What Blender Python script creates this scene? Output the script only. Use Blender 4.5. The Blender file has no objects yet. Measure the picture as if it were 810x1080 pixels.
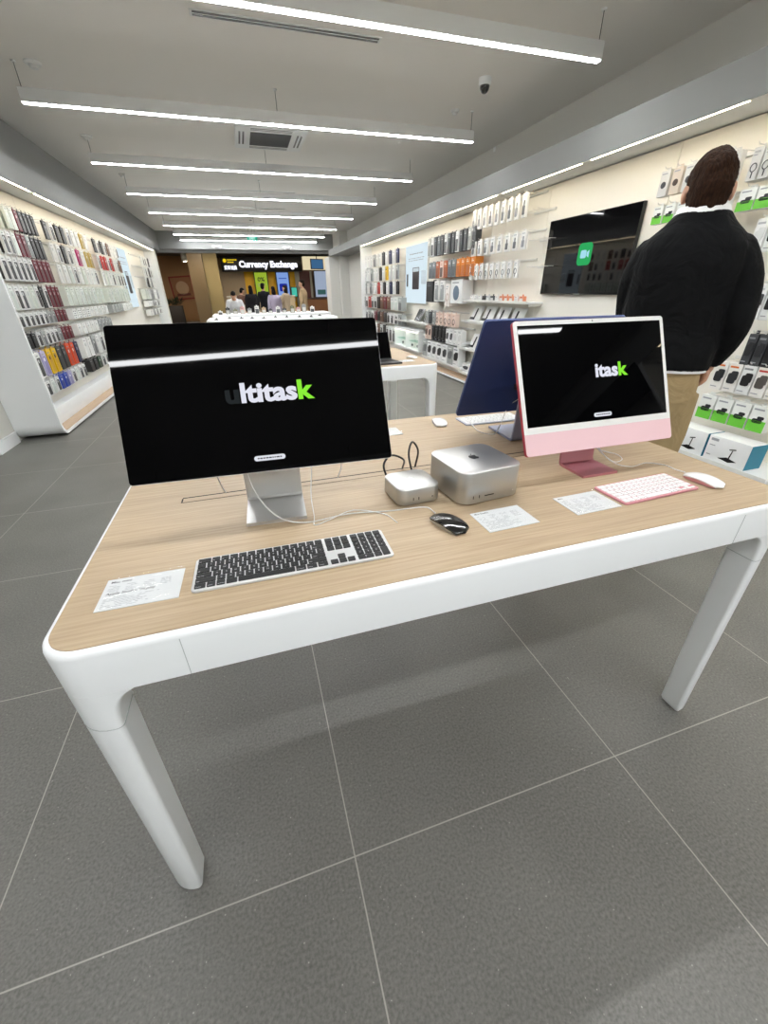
import bpy, bmesh, math, random
from mathutils import Vector, Matrix, Euler
random.seed(7)
SC = bpy.context.scene
COL = SC.collection
PI = math.pi

# ------------------------------------------------------------------ camera
F = 425.6
YAW, PIT, ROLL = 0.297829, -0.503654, -0.0152544
def _rz(t): return Matrix(((math.cos(t), -math.sin(t), 0), (math.sin(t), math.cos(t), 0), (0, 0, 1)))
def _rx(t): return Matrix(((1, 0, 0), (0, math.cos(t), -math.sin(t)), (0, math.sin(t), math.cos(t))))
CM = _rz(ROLL) @ _rx(-PIT) @ Matrix(((1, 0, 0), (0, 0, -1), (0, 1, 0))) @ _rz(YAW)
EYE = Vector((0, 0, 1.42))
def ray(px, py): return CM.transposed() @ Vector(((px - 405) / F, (py - 540) / F, 1))
def at_z(px, py, z):
    d = ray(px, py); return EYE + d * ((z - EYE.z) / d.z)
def at_x(px, py, x):
    d = ray(px, py); return EYE + d * ((x - EYE.x) / d.x)
def at_y(px, py, y):
    d = ray(px, py); return EYE + d * ((y - EYE.y) / d.y)
cam = bpy.data.cameras.new('camera')
cam.sensor_fit = 'HORIZONTAL'; cam.sensor_width = 36; cam.lens = 36 * F / 810
cam.clip_start = 0.02; cam.clip_end = 200
cob = bpy.data.objects.new('camera', cam); COL.objects.link(cob)
m4 = Matrix((CM[0], -CM[1], -CM[2])).transposed().to_4x4(); m4.translation = EYE
cob.matrix_world = m4
SC.camera = cob
SC.view_settings.view_transform = 'Standard'; SC.view_settings.look = 'None'
SC.view_settings.gamma = 1; SC.view_settings.use_curve_mapping = False
SC.view_settings.exposure = 0.0
try:
    SC.cycles.use_denoising = True
    SC.cycles.max_bounces = 8; SC.cycles.diffuse_bounces = 5; SC.cycles.glossy_bounces = 4
    SC.cycles.transparent_max_bounces = 12
    SC.cycles.sample_clamp_indirect = 6
    SC.cycles.caustics_reflective = False; SC.cycles.caustics_refractive = False
except Exception: pass

# ------------------------------------------------------------------ materials
def lin(c):
    if isinstance(c, str):
        c = [int(c[i:i + 2], 16) / 255 for i in (0, 2, 4)]
    return [(v / 12.92 if v <= 0.04045 else ((v + 0.055) / 1.055) ** 2.4) for v in c]
_mc = {}
def mat(hexc, rough=0.5, metal=0.0, spec=0.5, emit=0.0, name=None, noise=0.0, coat=0.0):
    key = (hexc, rough, metal, spec, emit, name, noise, coat)
    if key in _mc: return _mc[key]
    m = bpy.data.materials.new(name or 'mat_' + hexc); m.use_nodes = True
    nt = m.node_tree; b = nt.nodes['Principled BSDF']
    c = lin(hexc) + [1]
    b.inputs['Base Color'].default_value = c
    b.inputs['Roughness'].default_value = rough; b.inputs['Metallic'].default_value = metal
    b.inputs['Specular IOR Level'].default_value = spec
    b.inputs['Coat Weight'].default_value = coat
    if emit:
        b.inputs['Emission Color'].default_value = c; b.inputs['Emission Strength'].default_value = emit
    n = nt.nodes.new('ShaderNodeTexNoise'); n.inputs['Scale'].default_value = 35; n.inputs['Detail'].default_value = 4
    g = nt.nodes.new('ShaderNodeNewGeometry'); nt.links.new(g.outputs['Position'], n.inputs['Vector'])
    mr = nt.nodes.new('ShaderNodeMapRange')
    dr = 0.03 if rough > .2 else .004
    mr.inputs['To Min'].default_value = max(0, rough - dr); mr.inputs['To Max'].default_value = min(1, rough + dr)
    nt.links.new(n.outputs['Fac'], mr.inputs['Value']); nt.links.new(mr.outputs['Result'], b.inputs['Roughness'])
    if noise:
        mx = nt.nodes.new('ShaderNodeMix'); mx.data_type = 'RGBA'
        mx.inputs['A'].default_value = [v * (1 - noise) for v in c[:3]] + [1]
        mx.inputs['B'].default_value = [min(1, v * (1 + noise)) for v in c[:3]] + [1]
        nt.links.new(n.outputs['Fac'], mx.inputs['Factor']); nt.links.new(mx.outputs['Result'], b.inputs['Base Color'])
    _mc[key] = m; return m
def glow(hexc, strength, name='glow'):
    key = ('glow', hexc, strength)
    if key in _mc: return _mc[key]
    m = bpy.data.materials.new(name); m.use_nodes = True; nt = m.node_tree; nt.nodes.clear()
    e = nt.nodes.new('ShaderNodeEmission'); e.inputs['Color'].default_value = lin(hexc) + [1]; e.inputs['Strength'].default_value = strength
    o = nt.nodes.new('ShaderNodeOutputMaterial'); nt.links.new(e.outputs[0], o.inputs['Surface'])
    _mc[key] = m; return m
def clear(tint='ffffff', gl=0.12, name='clear_acrylic'):
    key = ('clear', tint, gl)
    if key in _mc: return _mc[key]
    m = bpy.data.materials.new(name); m.use_nodes = True; nt = m.node_tree; nt.nodes.clear()
    t = nt.nodes.new('ShaderNodeBsdfTransparent'); t.inputs['Color'].default_value = lin(tint) + [1]
    g = nt.nodes.new('ShaderNodeBsdfGlossy'); g.inputs['Roughness'].default_value = 0.05
    f = nt.nodes.new('ShaderNodeLayerWeight'); f.inputs['Blend'].default_value = 0.12
    mx = nt.nodes.new('ShaderNodeMixShader'); o = nt.nodes.new('ShaderNodeOutputMaterial')
    cl = nt.nodes.new('ShaderNodeMath'); cl.operation = 'MULTIPLY'; cl.inputs[1].default_value = .16; nt.links.new(f.outputs['Facing'], cl.inputs[0]); nt.links.new(cl.outputs[0], mx.inputs[0]); nt.links.new(t.outputs[0], mx.inputs[1]); nt.links.new(g.outputs[0], mx.inputs[2])
    nt.links.new(mx.outputs[0], o.inputs['Surface'])
    _mc[key] = m; return m
def wood(name, c1, c2, stretch=(1.2, 46, 20), rough=0.45):
    m = bpy.data.materials.new(name); m.use_nodes = True; nt = m.node_tree; b = nt.nodes['Principled BSDF']
    g = nt.nodes.new('ShaderNodeNewGeometry'); mp = nt.nodes.new('ShaderNodeMapping'); mp.inputs['Scale'].default_value = stretch
    nt.links.new(g.outputs['Position'], mp.inputs['Vector'])
    n = nt.nodes.new('ShaderNodeTexNoise'); n.inputs['Scale'].default_value = 3.2; n.inputs['Detail'].default_value = 7; n.inputs['Roughness'].default_value = 0.62
    n.inputs['Distortion'].default_value = 0.3
    nt.links.new(mp.outputs[0], n.inputs['Vector'])
    r = nt.nodes.new('ShaderNodeValToRGB')
    r.color_ramp.elements[0].position = 0.3; r.color_ramp.elements[0].color = lin(c1) + [1]
    r.color_ramp.elements[1].position = 0.68; r.color_ramp.elements[1].color = lin(c2) + [1]
    nt.links.new(n.outputs['Fac'], r.inputs[0]); nt.links.new(r.outputs[0], b.inputs['Base Color'])
    bp = nt.nodes.new('ShaderNodeBump'); bp.inputs['Strength'].default_value = 0.05; bp.inputs['Distance'].default_value = 0.002
    nt.links.new(n.outputs['Fac'], bp.inputs['Height']); nt.links.new(bp.outputs[0], b.inputs['Normal'])
    b.inputs['Roughness'].default_value = rough
    return m
def floor_mat():
    m = bpy.data.materials.new('grey_stone_tile'); m.use_nodes = True; nt = m.node_tree; b = nt.nodes['Principled BSDF']
    L = nt.links.new
    g = nt.nodes.new('ShaderNodeNewGeometry'); sx = nt.nodes.new('ShaderNodeSeparateXYZ'); L(g.outputs['Position'], sx.inputs[0])
    def M(op, a, bb=None):
        n = nt.nodes.new('ShaderNodeMath'); n.operation = op
        for i, v in enumerate((a, bb)):
            if v is None: continue
            if isinstance(v, (int, float)): n.inputs[i].default_value = v
            else: L(v, n.inputs[i])
        return n.outputs[0]
    def dist(o, off):
        q = M('FRACT', M('ADD', M('DIVIDE', M('SUBTRACT', o, off), 0.9215), 40.5))
        return M('ABSOLUTE', M('SUBTRACT', q, 0.5))
    d = M('MINIMUM', dist(sx.outputs[0], 0.0635), dist(sx.outputs[1], 0.5415))
    grout = M('LESS_THAN', d, 0.0021)
    n1 = nt.nodes.new('ShaderNodeTexNoise'); n1.inputs['Scale'].default_value = 130; n1.inputs['Detail'].default_value = 5; L(g.outputs['Position'], n1.inputs['Vector'])
    n2 = nt.nodes.new('ShaderNodeTexNoise'); n2.inputs['Scale'].default_value = 2.2; n2.inputs['Detail'].default_value = 4; L(g.outputs['Position'], n2.inputs['Vector'])
    v = nt.nodes.new('ShaderNodeTexVoronoi'); v.inputs['Scale'].default_value = 55; L(g.outputs['Position'], v.inputs['Vector'])
    r = nt.nodes.new('ShaderNodeValToRGB'); e = r.color_ramp.elements
    e[0].position = 0.3; e[0].color = lin('5c5b57') + [1]; e[1].position = 0.7; e[1].color = lin('83827d') + [1]
    L(M('ADD', M('MULTIPLY', n1.outputs['Fac'], 0.7), M('MULTIPLY', n2.outputs['Fac'], 0.3)), r.inputs[0])
    speck = M('MULTIPLY', M('LESS_THAN', v.outputs['Distance'], 0.085), M('GREATER_THAN', n1.outputs['Fac'], 0.55))
    mx0 = nt.nodes.new('ShaderNodeMix'); mx0.data_type = 'RGBA'; L(M('MULTIPLY', speck, 0.6), mx0.inputs['Factor']); L(r.outputs[0], mx0.inputs['A']); mx0.inputs['B'].default_value = lin('c9c7c0') + [1]
    mx = nt.nodes.new('ShaderNodeMix'); mx.data_type = 'RGBA'; L(grout, mx.inputs['Factor']); L(mx0.outputs['Result'], mx.inputs['A']); mx.inputs['B'].default_value = lin('a9a69e') + [1]
    L(mx.outputs['Result'], b.inputs['Base Color'])
    b.inputs['Roughness'].default_value = 0.42; b.inputs['Specular IOR Level'].default_value = 0.4
    bp = nt.nodes.new('ShaderNodeBump'); bp.inputs['Strength'].default_value = 0.25; bp.inputs['Distance'].default_value = 0.002
    L(n1.outputs['Fac'], bp.inputs['Height']); L(bp.outputs[0], b.inputs['Normal'])
    return m

WHITE = mat('f5f8f9', 0.35, name='white_lacquer')
GREYP = mat('8b8c8a', 0.7, name='grey_bulkhead_paint')
WALLW = mat('d9d8d2', 0.6, name='wall_white')
CEIL = mat('f6f4ef', 0.8, name='ceiling_paint')
OAK = wood('pale_oak', 'a68f73', 'bfaa8c')
OAKY = wood('pale_oak_deck', 'b0957a', 'ccb499', (46, 1.2, 20))
FLOOR = floor_mat()
ALU = mat('c9c9c7', 0.32, 0.9, name='aluminium')
ALUD = mat('9a9b9b', 0.35, 0.9, name='aluminium_dark')
BLACK = mat('0a0a0b', 0.35, name='black_plastic')
GLOSSK = mat('050506', 0.1, name='black_gloss', coat=1.0)
KEYK = mat('121315', 0.5, name='key_black')
KEYW = mat('f2f2f2', 0.45, name='key_white')
CABLEW = mat('e6e6e4', 0.45, name='white_cable')
PAPER = mat('dcdfe0', 0.6, name='paper')
INK = mat('a3a6aa', 0.7, name='ink')
INKD = mat('1b1c1e', 0.7, name='ink_dark')
SCREENK = mat('020203', 0.025, name='screen_glass', spec=0.135)
STEEL = mat('b8b9ba', 0.3, 0.85, name='steel')
HOOKW = mat('e4e4e0', 0.4, name='white_metal')

# ------------------------------------------------------------------ mesh helpers
class MB:
    def __init__(s): s.bm = bmesh.new()
    def _new(s, vs, mi, M=None):
        if M is not None: bmesh.ops.transform(s.bm, matrix=M, verts=vs)
        fs = {f for v in vs for f in v.link_faces}
        for f in fs: f.material_index = mi
    def box(s, x0, x1, y0, y1, z0, z1, mi=0, bev=0, seg=2, M=None):
        r = bmesh.ops.create_cube(s.bm, size=1); vs = r['verts']
        for v in vs:
            v.co = Vector((x0 + (v.co.x + .5) * (x1 - x0), y0 + (v.co.y + .5) * (y1 - y0), z0 + (v.co.z + .5) * (z1 - z0)))
        if bev:
            es = list({e for v in vs for e in v.link_edges})
            q = bmesh.ops.bevel(s.bm, geom=es, offset=bev, segments=seg, profile=0.5, affect='EDGES')
            vs = list({v for f in q['faces'] for v in f.verts} | {v for v in vs if v.is_valid})
            vs = list({w for v in vs for f in v.link_faces for w in f.verts})
        s._new(vs, mi, M); return s
    def loops(s, rings, mi=0, closed=True, cap=True, M=None):
        """skin a list of rings (each a list of points)"""
        R = [[s.bm.verts.new(M @ Vector(p) if M is not None else Vector(p)) for p in r] for r in rings]
        n = len(R[0])
        for a, b in zip(R, R[1:]):
            for i in range(n if closed else n - 1):
                j = (i + 1) % n
                try:
                    f = s.bm.faces.new((a[i], a[j], b[j], b[i])); f.material_index = mi
                except ValueError: pass
        if cap and closed:
            for r, fl in ((R[0], True), (R[-1], False)):
                try:
                    f = s.bm.faces.new(list(reversed(r)) if fl else r); f.material_index = mi
                except ValueError: pass
        return s
    def prism(s, pts, z0, z1, mi=0, M=None):
        """polygon in xy extruded along z"""
        return s.loops([[(x, y, z0) for x, y in pts], [(x, y, z1) for x, y in pts]], mi, True, True, M)
    def tube(s, path, r, mi=0, n=8, M=None, caps=True):
        P = [Vector(p) for p in path]; rr = r if isinstance(r, (list, tuple)) else [r] * len(P)
        rings = []; up = Vector((0, 0, 1)); prev = None
        for i, p in enumerate(P):
            t = (P[min(i + 1, len(P) - 1)] - P[max(i - 1, 0)]).normalized()
            if prev is None:
                a = t.cross(up if abs(t.z) < 0.9 else Vector((1, 0, 0))).normalized()
            else:
                a = (prev - t * prev.dot(t)).normalized()
            prev = a; b = t.cross(a)
            rings.append([p + (a * math.cos(k * 2 * PI / n) + b * math.sin(k * 2 * PI / n)) * rr[i] for k in range(n)])
        return s.loops(rings, mi, True, caps, M)
    def lathe(s, prof, mi=0, n=24, M=None):
        rings = [[(max(r, 1e-4) * math.cos(k * 2 * PI / n), max(r, 1e-4) * math.sin(k * 2 * PI / n), z) for k in range(n)] for r, z in prof]
        return s.loops(rings, mi, True, True, M)
    def ell(s, c, rx, ry, rz, mi=0, u=16, v=10, M=None):
        rings = []
        for j in range(v + 1):
            a = -PI / 2 + PI * j / v; q = max(math.cos(a), 1e-3)
            rings.append([(c[0] + rx * q * math.cos(k * 2 * PI / u), c[1] + ry * q * math.sin(k * 2 * PI / u), c[2] + rz * math.sin(a)) for k in range(u)])
        return s.loops(rings, mi, True, True, M)
    def quad(s, pts, mi=0):
        f = s.bm.faces.new([s.bm.verts.new(Vector(p)) for p in pts]); f.material_index = mi; return s
    def mesh(s, M=None, mats=None, name='m'):
        """append a ready mesh with transform"""
        return s
    def add_mesh(s, me, M, mi=0):
        n0 = len(s.bm.verts); s.bm.from_mesh(me); s.bm.verts.ensure_lookup_table()
        vs = s.bm.verts[n0:]
        s._new(list(vs), mi, M); return s
    def data(s, name, mats, smooth=35):
        me = bpy.data.meshes.new(name)
        bmesh.ops.recalc_face_normals(s.bm, faces=s.bm.faces)
        s.bm.to_mesh(me); s.bm.free()
        for m in (mats if isinstance(mats, (list, tuple)) else [mats]): me.materials.append(m)
        if smooth and len(me.polygons):
            me.polygons.foreach_set('use_smooth', [True] * len(me.polygons))
            try: me.set_sharp_from_angle(angle=math.radians(smooth))
            except Exception: pass
        return me
    def build(s, name, mats, parent=None, smooth=35, **kw):
        return link(name, s.data(name, mats, smooth), parent, **kw)
def link(name, me, parent=None, loc=None, rz=0, label=None, cat=None, group=None, kind=None):
    o = bpy.data.objects.new(name, me); COL.objects.link(o)
    if parent is not None: o.parent = parent
    if loc is not None: o.location = loc
    if rz: o.rotation_euler = (0, 0, rz)
    if label: o['label'] = label
    if cat: o['category'] = cat
    if group: o['group'] = group
    if kind: o['kind'] = kind
    return o
def thing(name, label, cat, loc=(0, 0, 0), rz=0, group=None):
    return link(name, None, None, loc, rz, label, cat, group)
def struct(mb, name, m, **kw):
    return mb.build(name, m, None, kind='structure', **kw)
def copy_tree(o, parent=None):
    c = o.copy(); COL.objects.link(c); c.parent = parent
    for ch in list(o.children): copy_tree(ch, c)
    return c
def rrect(x0, x1, y0, y1, r, n=6):
    if isinstance(r, (int, float)): r = [r] * 4
    pts = []
    for (cx, cy, a0, rr) in ((x1 - r[0], y1 - r[0], 0, r[0]), (x0 + r[1], y1 - r[1], PI / 2, r[1]), (x0 + r[2], y0 + r[2], PI, r[2]), (x1 - r[3], y0 + r[3], 1.5 * PI, r[3])):
        for k in range(n + 1):
            a = a0 + PI / 2 * k / n; pts.append((cx + rr * math.cos(a), cy + rr * math.sin(a)))
    return pts
def bez(pts, n=24):
    """Catmull-Rom through points"""
    P = [Vector(p) for p in pts]; P = [P[0] * 2 - P[1]] + P + [P[-1] * 2 - P[-2]]
    out = []; k = len(P) - 3
    for i in range(k):
        a, b, c, d = P[i:i + 4]
        m = max(2, n // k)
        for j in range(m):
            t = j / m
            out.append(0.5 * ((2 * b) + (c - a) * t + (2 * a - 5 * b + 4 * c - d) * t * t + (3 * b - a - 3 * c + d) * t ** 3))
    out.append(P[-2]); return out
_tc = {}
def text_mesh(s, size=1, bold=0.0, depth=0.0, align='LEFT'):
    key = (s, size, bold, depth, align)
    if key in _tc: return _tc[key]
    cu = bpy.data.curves.new('t', 'FONT'); cu.body = s; cu.size = size; cu.offset = bold * size; cu.extrude = depth; cu.align_x = align
    cu.resolution_u = 3
    o = bpy.data.objects.new('t', cu); COL.objects.link(o)
    bpy.context.view_layer.update()
    me = bpy.data.meshes.new_from_object(o.evaluated_get(bpy.context.evaluated_depsgraph_get()))
    bpy.data.objects.remove(o); bpy.data.curves.remove(cu)
    _tc[key] = me; return me
def mesh_width(me): 
    xs = [v.co.x for v in me.vertices]; return (min(xs), max(xs)) if xs else (0, 0)
def remeshed(mb, voxel, name, smooth_it=6):
    me = mb.data('tmp', [WHITE], 0)
    o = bpy.data.objects.new('tmp', me); COL.objects.link(o)
    r = o.modifiers.new('r', 'REMESH'); r.mode = 'VOXEL'; r.voxel_size = voxel
    sm = o.modifiers.new('s', 'SMOOTH'); sm.factor = 0.5; sm.iterations = smooth_it
    bpy.context.view_layer.update()
    out = bpy.data.meshes.new_from_object(o.evaluated_get(bpy.context.evaluated_depsgraph_get()))
    bpy.data.objects.remove(o); bpy.data.meshes.remove(me)
    out.name = name; out.materials.clear()
    out.polygons.foreach_set('use_smooth', [True] * len(out.polygons))
    return out
# ------------------------------------------------------------------ room shell
LX, RX, CZ, YF = -2.13, 3.38, 3.3, 18.4
struct(MB().box(-9, 9, -9, 34, -0.1, 0), 'floor', FLOOR)
struct(MB().box(-3.4, 4.4, -9, YF + .3, CZ, CZ + .12), 'ceiling', CEIL)
struct(MB().box(-2.70, -2.58, 4.85, YF, 0, CZ - .001), 'wall_left', WALLW)
struct(MB().box(-3.3, -3.2, -9, 4.85, 0, CZ - .001), 'wall_left_near', WALLW)
struct(MB().box(-3.2, -2.70, 4.85, 4.97, 0, CZ - .001), 'wall_left_return', WALLW)
struct(MB().box(4.05, 4.2, -9, YF, 0, CZ - .001), 'wall_right', WALLW)
struct(MB().box(-3.3, 4.2, -9.1, -9, 0, CZ - .001), 'wall_back', WALLW)
struct(MB().box(-2.58, LX, -4, 15.0, 2.525, 2.72).box(-2.58, -2.44, -4, YF - .001, 2.72, CZ - .001), 'trim_1', GREYP)
struct(MB().box(RX, 4.05, -4, YF - .9, 2.525, 2.72), 'trim_2', GREYP)
struct(MB().box(-2.6, 4.05, YF, YF + .25, 2.78, CZ - .001).box(-2.6, 4.05, YF + .25, YF + .34, 2.68, 3.0), 'trim_3', GREYP)   # lintel over the shop front
struct(MB().box(3.74, 4.05, 17.2, YF - .001, 0, CZ - .001).box(3.38, 3.74, 17.5, YF - .001, 0, 2.52), 'wall_front', WALLW)
mbb = MB().prism(rrect(-2.579, -2.555, 4.86, 5.29, .004, 2), 0, .12)
struct(mbb, 'baseboard_left', WHITE)

# ------------------------------------------------------------------ wall display units (frame, deck, riser, panels, light strips)
PANEL = mat('f3f0e6', 0.55, name='cream_panel')
STRIP = glow('ffe9c0', 45.0, 'warm_strip')
def display_unit(side, y0, y1, label, joints, segs):
    s = side
    xf = LX if s < 0 else RX
    xb = -2.575 if s < 0 else 3.78
    xp = -2.405 if s < 0 else 3.70
    t = thing('wall_display_unit', label, 'shelving', (xf, (y0 + y1) / 2, 0))
    yc = (y0 + y1) / 2; X = lambda x: x - xf; Y = lambda y: y - yc
    z0, z1 = 0.02, 2.523
    out = rrect(y0, y1, z0, z1, [.07, .07, .13, .13], 8); inn = rrect(y0 + .035, y1 - .035, z0 + .03, z1 - .05, [.04, .04, .10, .10], 8)
    mb = MB(); xs = (xf, xb)
    def ring(p, x): return [(X(x), Y(a), b) for a, b in p]
    R = [ring(out, xs[0]), ring(inn, xs[0]), ring(inn, xs[1]), ring(out, xs[1]), ring(out, xs[0])]
    mb.loops(R, 0, True, False)
    bmesh.ops.remove_doubles(mb.bm, verts=mb.bm.verts, dist=1e-5)
    mb.build('frame', WHITE, t, 30)
    js = [y0 + .036] + joints + [y1 - .036]
    for a, b in zip(js, js[1:]):
        xa, xb2 = sorted((X(xp), X(xb) - .001 * s))
        MB().box(xa, xb2, Y(a) + .003, Y(b) - .003, .06, z1 - .06).build('back_panel', PANEL, t)
    xa, xb2 = sorted((X(xf) + .012 * s, X(xp) - .001 * s))
    MB().box(xa, xb2, Y(y0) + .05, Y(y1) - .05, z0 + .03, z0 + .042).build('deck', OAKY, t)
    xa, xb2 = sorted((X(3.60) if s > 0 else X(-2.27), X(xp) - .001 * s))
    MB().box(xa, xb2, Y(y0) + .04, Y(y1) - .04, z0 + .042, .25 if s < 0 else .18, 0, .006).build('riser', WHITE, t)
    xa, xb2 = sorted((X(xf) - .005 * s, X(xf) - .0002 * s))
    MB().box(xa, xb2, Y(y0) + (.10 if s < 0 else .0), Y(y1) - .10, z1 - .049, z1 + .001).build('fascia', GREYP, t)
    for a, b in segs:
        xa, xb2 = sorted((X(xf) + .006 * s, X(xf) + .019 * s))
        MB().box(xa, xb2, Y(a), Y(b), z1 - .0515, z1 - .050).build('light_strip', STRIP, t)
    return t
def strip_segs(y0, y1, L=1.42, gap=.12, off=0):
    o = []; y = y0 + off
    while y < y1 - .2:
        o.append((y, min(y + L, y1 - .08))); y += L + gap
    return o
display_unit(-1, 5.3, 14.95, 'long white left wall display bay hung with phone cases, oak deck at the floor', [7.07, 9.2, 11.35, 12.7], strip_segs(5.45, 14.9))
display_unit(1, -.6, 12.9, 'long white right wall display bay with black screen, shelves and accessories', [3.45, 5.12, 6.41, 8.55, 10.1], strip_segs(-.45, 12.85, 1.42, .13, .08))

# ------------------------------------------------------------------ ceiling lights
TUBE = glow('fbfdff', 80.0, 'linear_diffuser')
FIXW = mat('eef0ef', 0.5, name='fixture_white')
def linear_light(x0, x1, y, label, first=None):
    t = thing('linear_ceiling_light', label, 'ceiling light', ((x0 + x1) / 2, y, 3.0), 0, 'linear lights hung across the ceiling')
    h = (x1 - x0) / 2
    MB().box(-h, h, -.035, .035, .012, .115, 0, .002).build('housing', FIXW, t)
    MB().box(-h + .002, h - .002, -.023, .023, .006, .0118, 0, .001).build('diffuser', TUBE, t)
    for x in (-h + .03, 0, h - .03):
        w = MB().tube([(x, 0, .115), (x, 0, .295)], .0025).build('suspension_wire', BLACK, t)
        MB().lathe([(.02, 0), (.02, .012), (.0, .012)], M=Matrix.Translation((x, 0, .286))).build('ceiling_cup', FIXW, w)
    return t
ys = [3.87, 5.98, 8.1, 10.2, 12.32, 14.42, 16.45, 18.1]
nm = ['nearest', 'second', 'third', 'fourth', 'fifth', 'sixth', 'seventh', 'farthest']
for y, n in zip(ys, nm):
    if n == 'farthest': lab = 'linear white ceiling light farthest back, just before the shop front'
    elif n == 'nearest': lab = 'nearest linear white ceiling light, cut off by the top of the photo'
    else: lab = f'white linear ceiling light, {n} from the near end of the row'
    linear_light(-1.67, 3.06, y, lab)
linear_light(-1.67, 3.06, 1.77, 'white linear ceiling light directly over the front display table, above the frame')
linear_light(-1.9, 2.83, -.67, 'white linear ceiling light behind the viewer, seen mirrored in both front screens')
for y_, w_ in ((-2.7, 'second'), (-4.8, 'third'), (-6.9, 'last')):
    linear_light(-1.67, 3.06, y_, f'{w_} white linear ceiling light behind the viewer')

# ------------------------------------------------------------------ small ceiling things
def on_ceil(px, py): return at_z(px, py, CZ)
def dome(px, py, label):
    p = on_ceil(px, py)
    t = thing('dome_camera', label, 'security camera', (p.x, p.y, CZ))
    MB().lathe([(.062, 0), (.062, -.05), (.055, -.06), (.0, -.06)]).build('mount', FIXW, t)
    MB().ell((0, 0, -.06), .05, .05, .062, 0).build('lens_dome', GLOSSK, t)
dome(512, 82, 'dome security camera on the ceiling between the two nearest linear lights')
dome(525, 155, 'dome security camera on the ceiling near the right wall bulkhead')
dome(149, 237.5, 'tiny dome security camera high at the far left corner of the ceiling')
def disc(px, py, r, label):
    p = on_ceil(px, py)
    t = thing('smoke_detector', label, 'detector', (p.x, p.y, CZ))
    MB().lathe([(r, 0), (r, -.012), (r * .9, -.02), (0, -.02)]).build('base', FIXW, t)
    MB().lathe([(r * .6, -.0201), (r * .5, -.045), (0, -.05)]).build('sensor_head', FIXW, t)
disc(34, 65, .07, 'round white smoke detector at the left, before the second linear light')
disc(91, 143, .07, 'round white smoke detector at the left end of the third linear light')
disc(128, 183.5, .05, 'small white detector beside the left end of the fourth linear light')
disc(480, 116, .05, 'small round white detector near the right end of the second linear light')
# air cassette
p = at_z(281, 142, CZ)
t = thing('air_conditioner_cassette', 'square white ceiling air conditioner cassette with black grille behind the second light', 'air conditioner', (p.x + .05, p.y + .12, CZ))
MB().prism(rrect(-.47, .47, -.47, .47, .03), -.025, 0).build('panel', FIXW, t)
gm = MB()
gm.box(-.27, .27, -.27, .27, -.030, -.0252)
gr = gm.build('grille', mat('26282a', .6), t)
for k in range(13):
    MB().box(-.27, .27, -.26 + k * .043, -.252 + k * .043, -.034, -.0301).build('grille_slat', mat('6a6c6c', .5), t)
for sgn in (-1, 1):
    for dx in (.36, .41): MB().box(sgn * dx - .012, sgn * dx + .012, -.27, .27, -.0256, -.0249).build('air_slot', BLACK, t)
    for dx in (.36, .41): MB().box(-.27, .27, sgn * dx - .012, sgn * dx + .012, -.0256, -.0249).build('air_slot', BLACK, t)
def slot(pa, pb, label, n=2):
    a, b = on_ceil(*pa), on_ceil(*pb)
    c = (a + b) / 2; L = abs(b.x - a.x) / 2
    t = thing('slot_diffuser', label, 'air vent', (c.x, c.y, CZ))
    MB().box(-L - .02, L + .02, -.05, .05, -.006, 0, 0, .002).build('frame', FIXW, t)
    for k in range(n):
        y = (k - (n - 1) / 2) * .042
        MB().box(-L, L, y - .013, y + .013, -.0075, -.0055).build('slot_opening', BLACK, t)
slot((202, 12), (399, 42), 'long black double slot air vent in the ceiling beside the nearest light')
slot((233, 199.5), (311, 203.5), 'thin slot air vent in the ceiling past the fourth linear light', 1)
slot((236, 217.5), (300, 221), 'thin slot air vent in the ceiling past the fifth linear light', 1)
# little sprinkler and exit sign
p = on_ceil(264, 229.5)
t = thing('sprinkler', 'tiny dark ceiling sprinkler behind the fifth linear light', 'sprinkler', (p.x, p.y, CZ))
MB().lathe([(.03, 0), (.03, -.01), (.012, -.012), (.012, -.06), (0, -.06)]).build('stem', FIXW, t)
MB().lathe([(.035, -.0601), (.035, -.068), (0, -.068)]).build('deflector', BLACK, t)
p = at_y(266, 251.3, 17.3)
t = thing('exit_sign', 'small green lit exit sign hanging from the ceiling before the last linear light', 'exit sign', (p.x, p.y, p.z - .07))
MB().box(-.17, .17, -.02, .02, 0, .14, 0, .005).build('sign_box', glow('3fb89a', .9), t)
for x in (-.1, .1): MB().tube([(x, 0, .14), (x, 0, CZ - p.z + .07)], .006).build('hanger', STEEL, t)
tm = text_mesh('EXIT', .1, .01, 0, 'CENTER')
MB().add_mesh(tm, Matrix.Translation((0, -.0215, .034)) @ _rx(PI / 2).to_4x4()).build('lettering', glow('eafff6', 1.4), t)
# twin spotlights on the lintel
for px, w in ((229, 'left'), (303, 'right')):
    p = at_y(px, 262.3, YF)
    t = thing('twin_spotlight', f'grey twin spotlight fixed under the shop front lintel, {w} one of two', 'spotlight', (p.x, YF - .02, 2.86))
    MB().box(-.17, .17, -.02, .019, -.03, .03, 0, .004).build('mounting_bar', STEEL, t)
    for sx in (-1, 1):
        h = MB().lathe([(.03, -.07), (.055, .05), (.05, .055), (0, .04)], M=Matrix.Translation((sx * .1, -.09, -.02)) @ Matrix.Rotation(PI / 2, 4, 'X')).build('lamp_head', STEEL, t)
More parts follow.
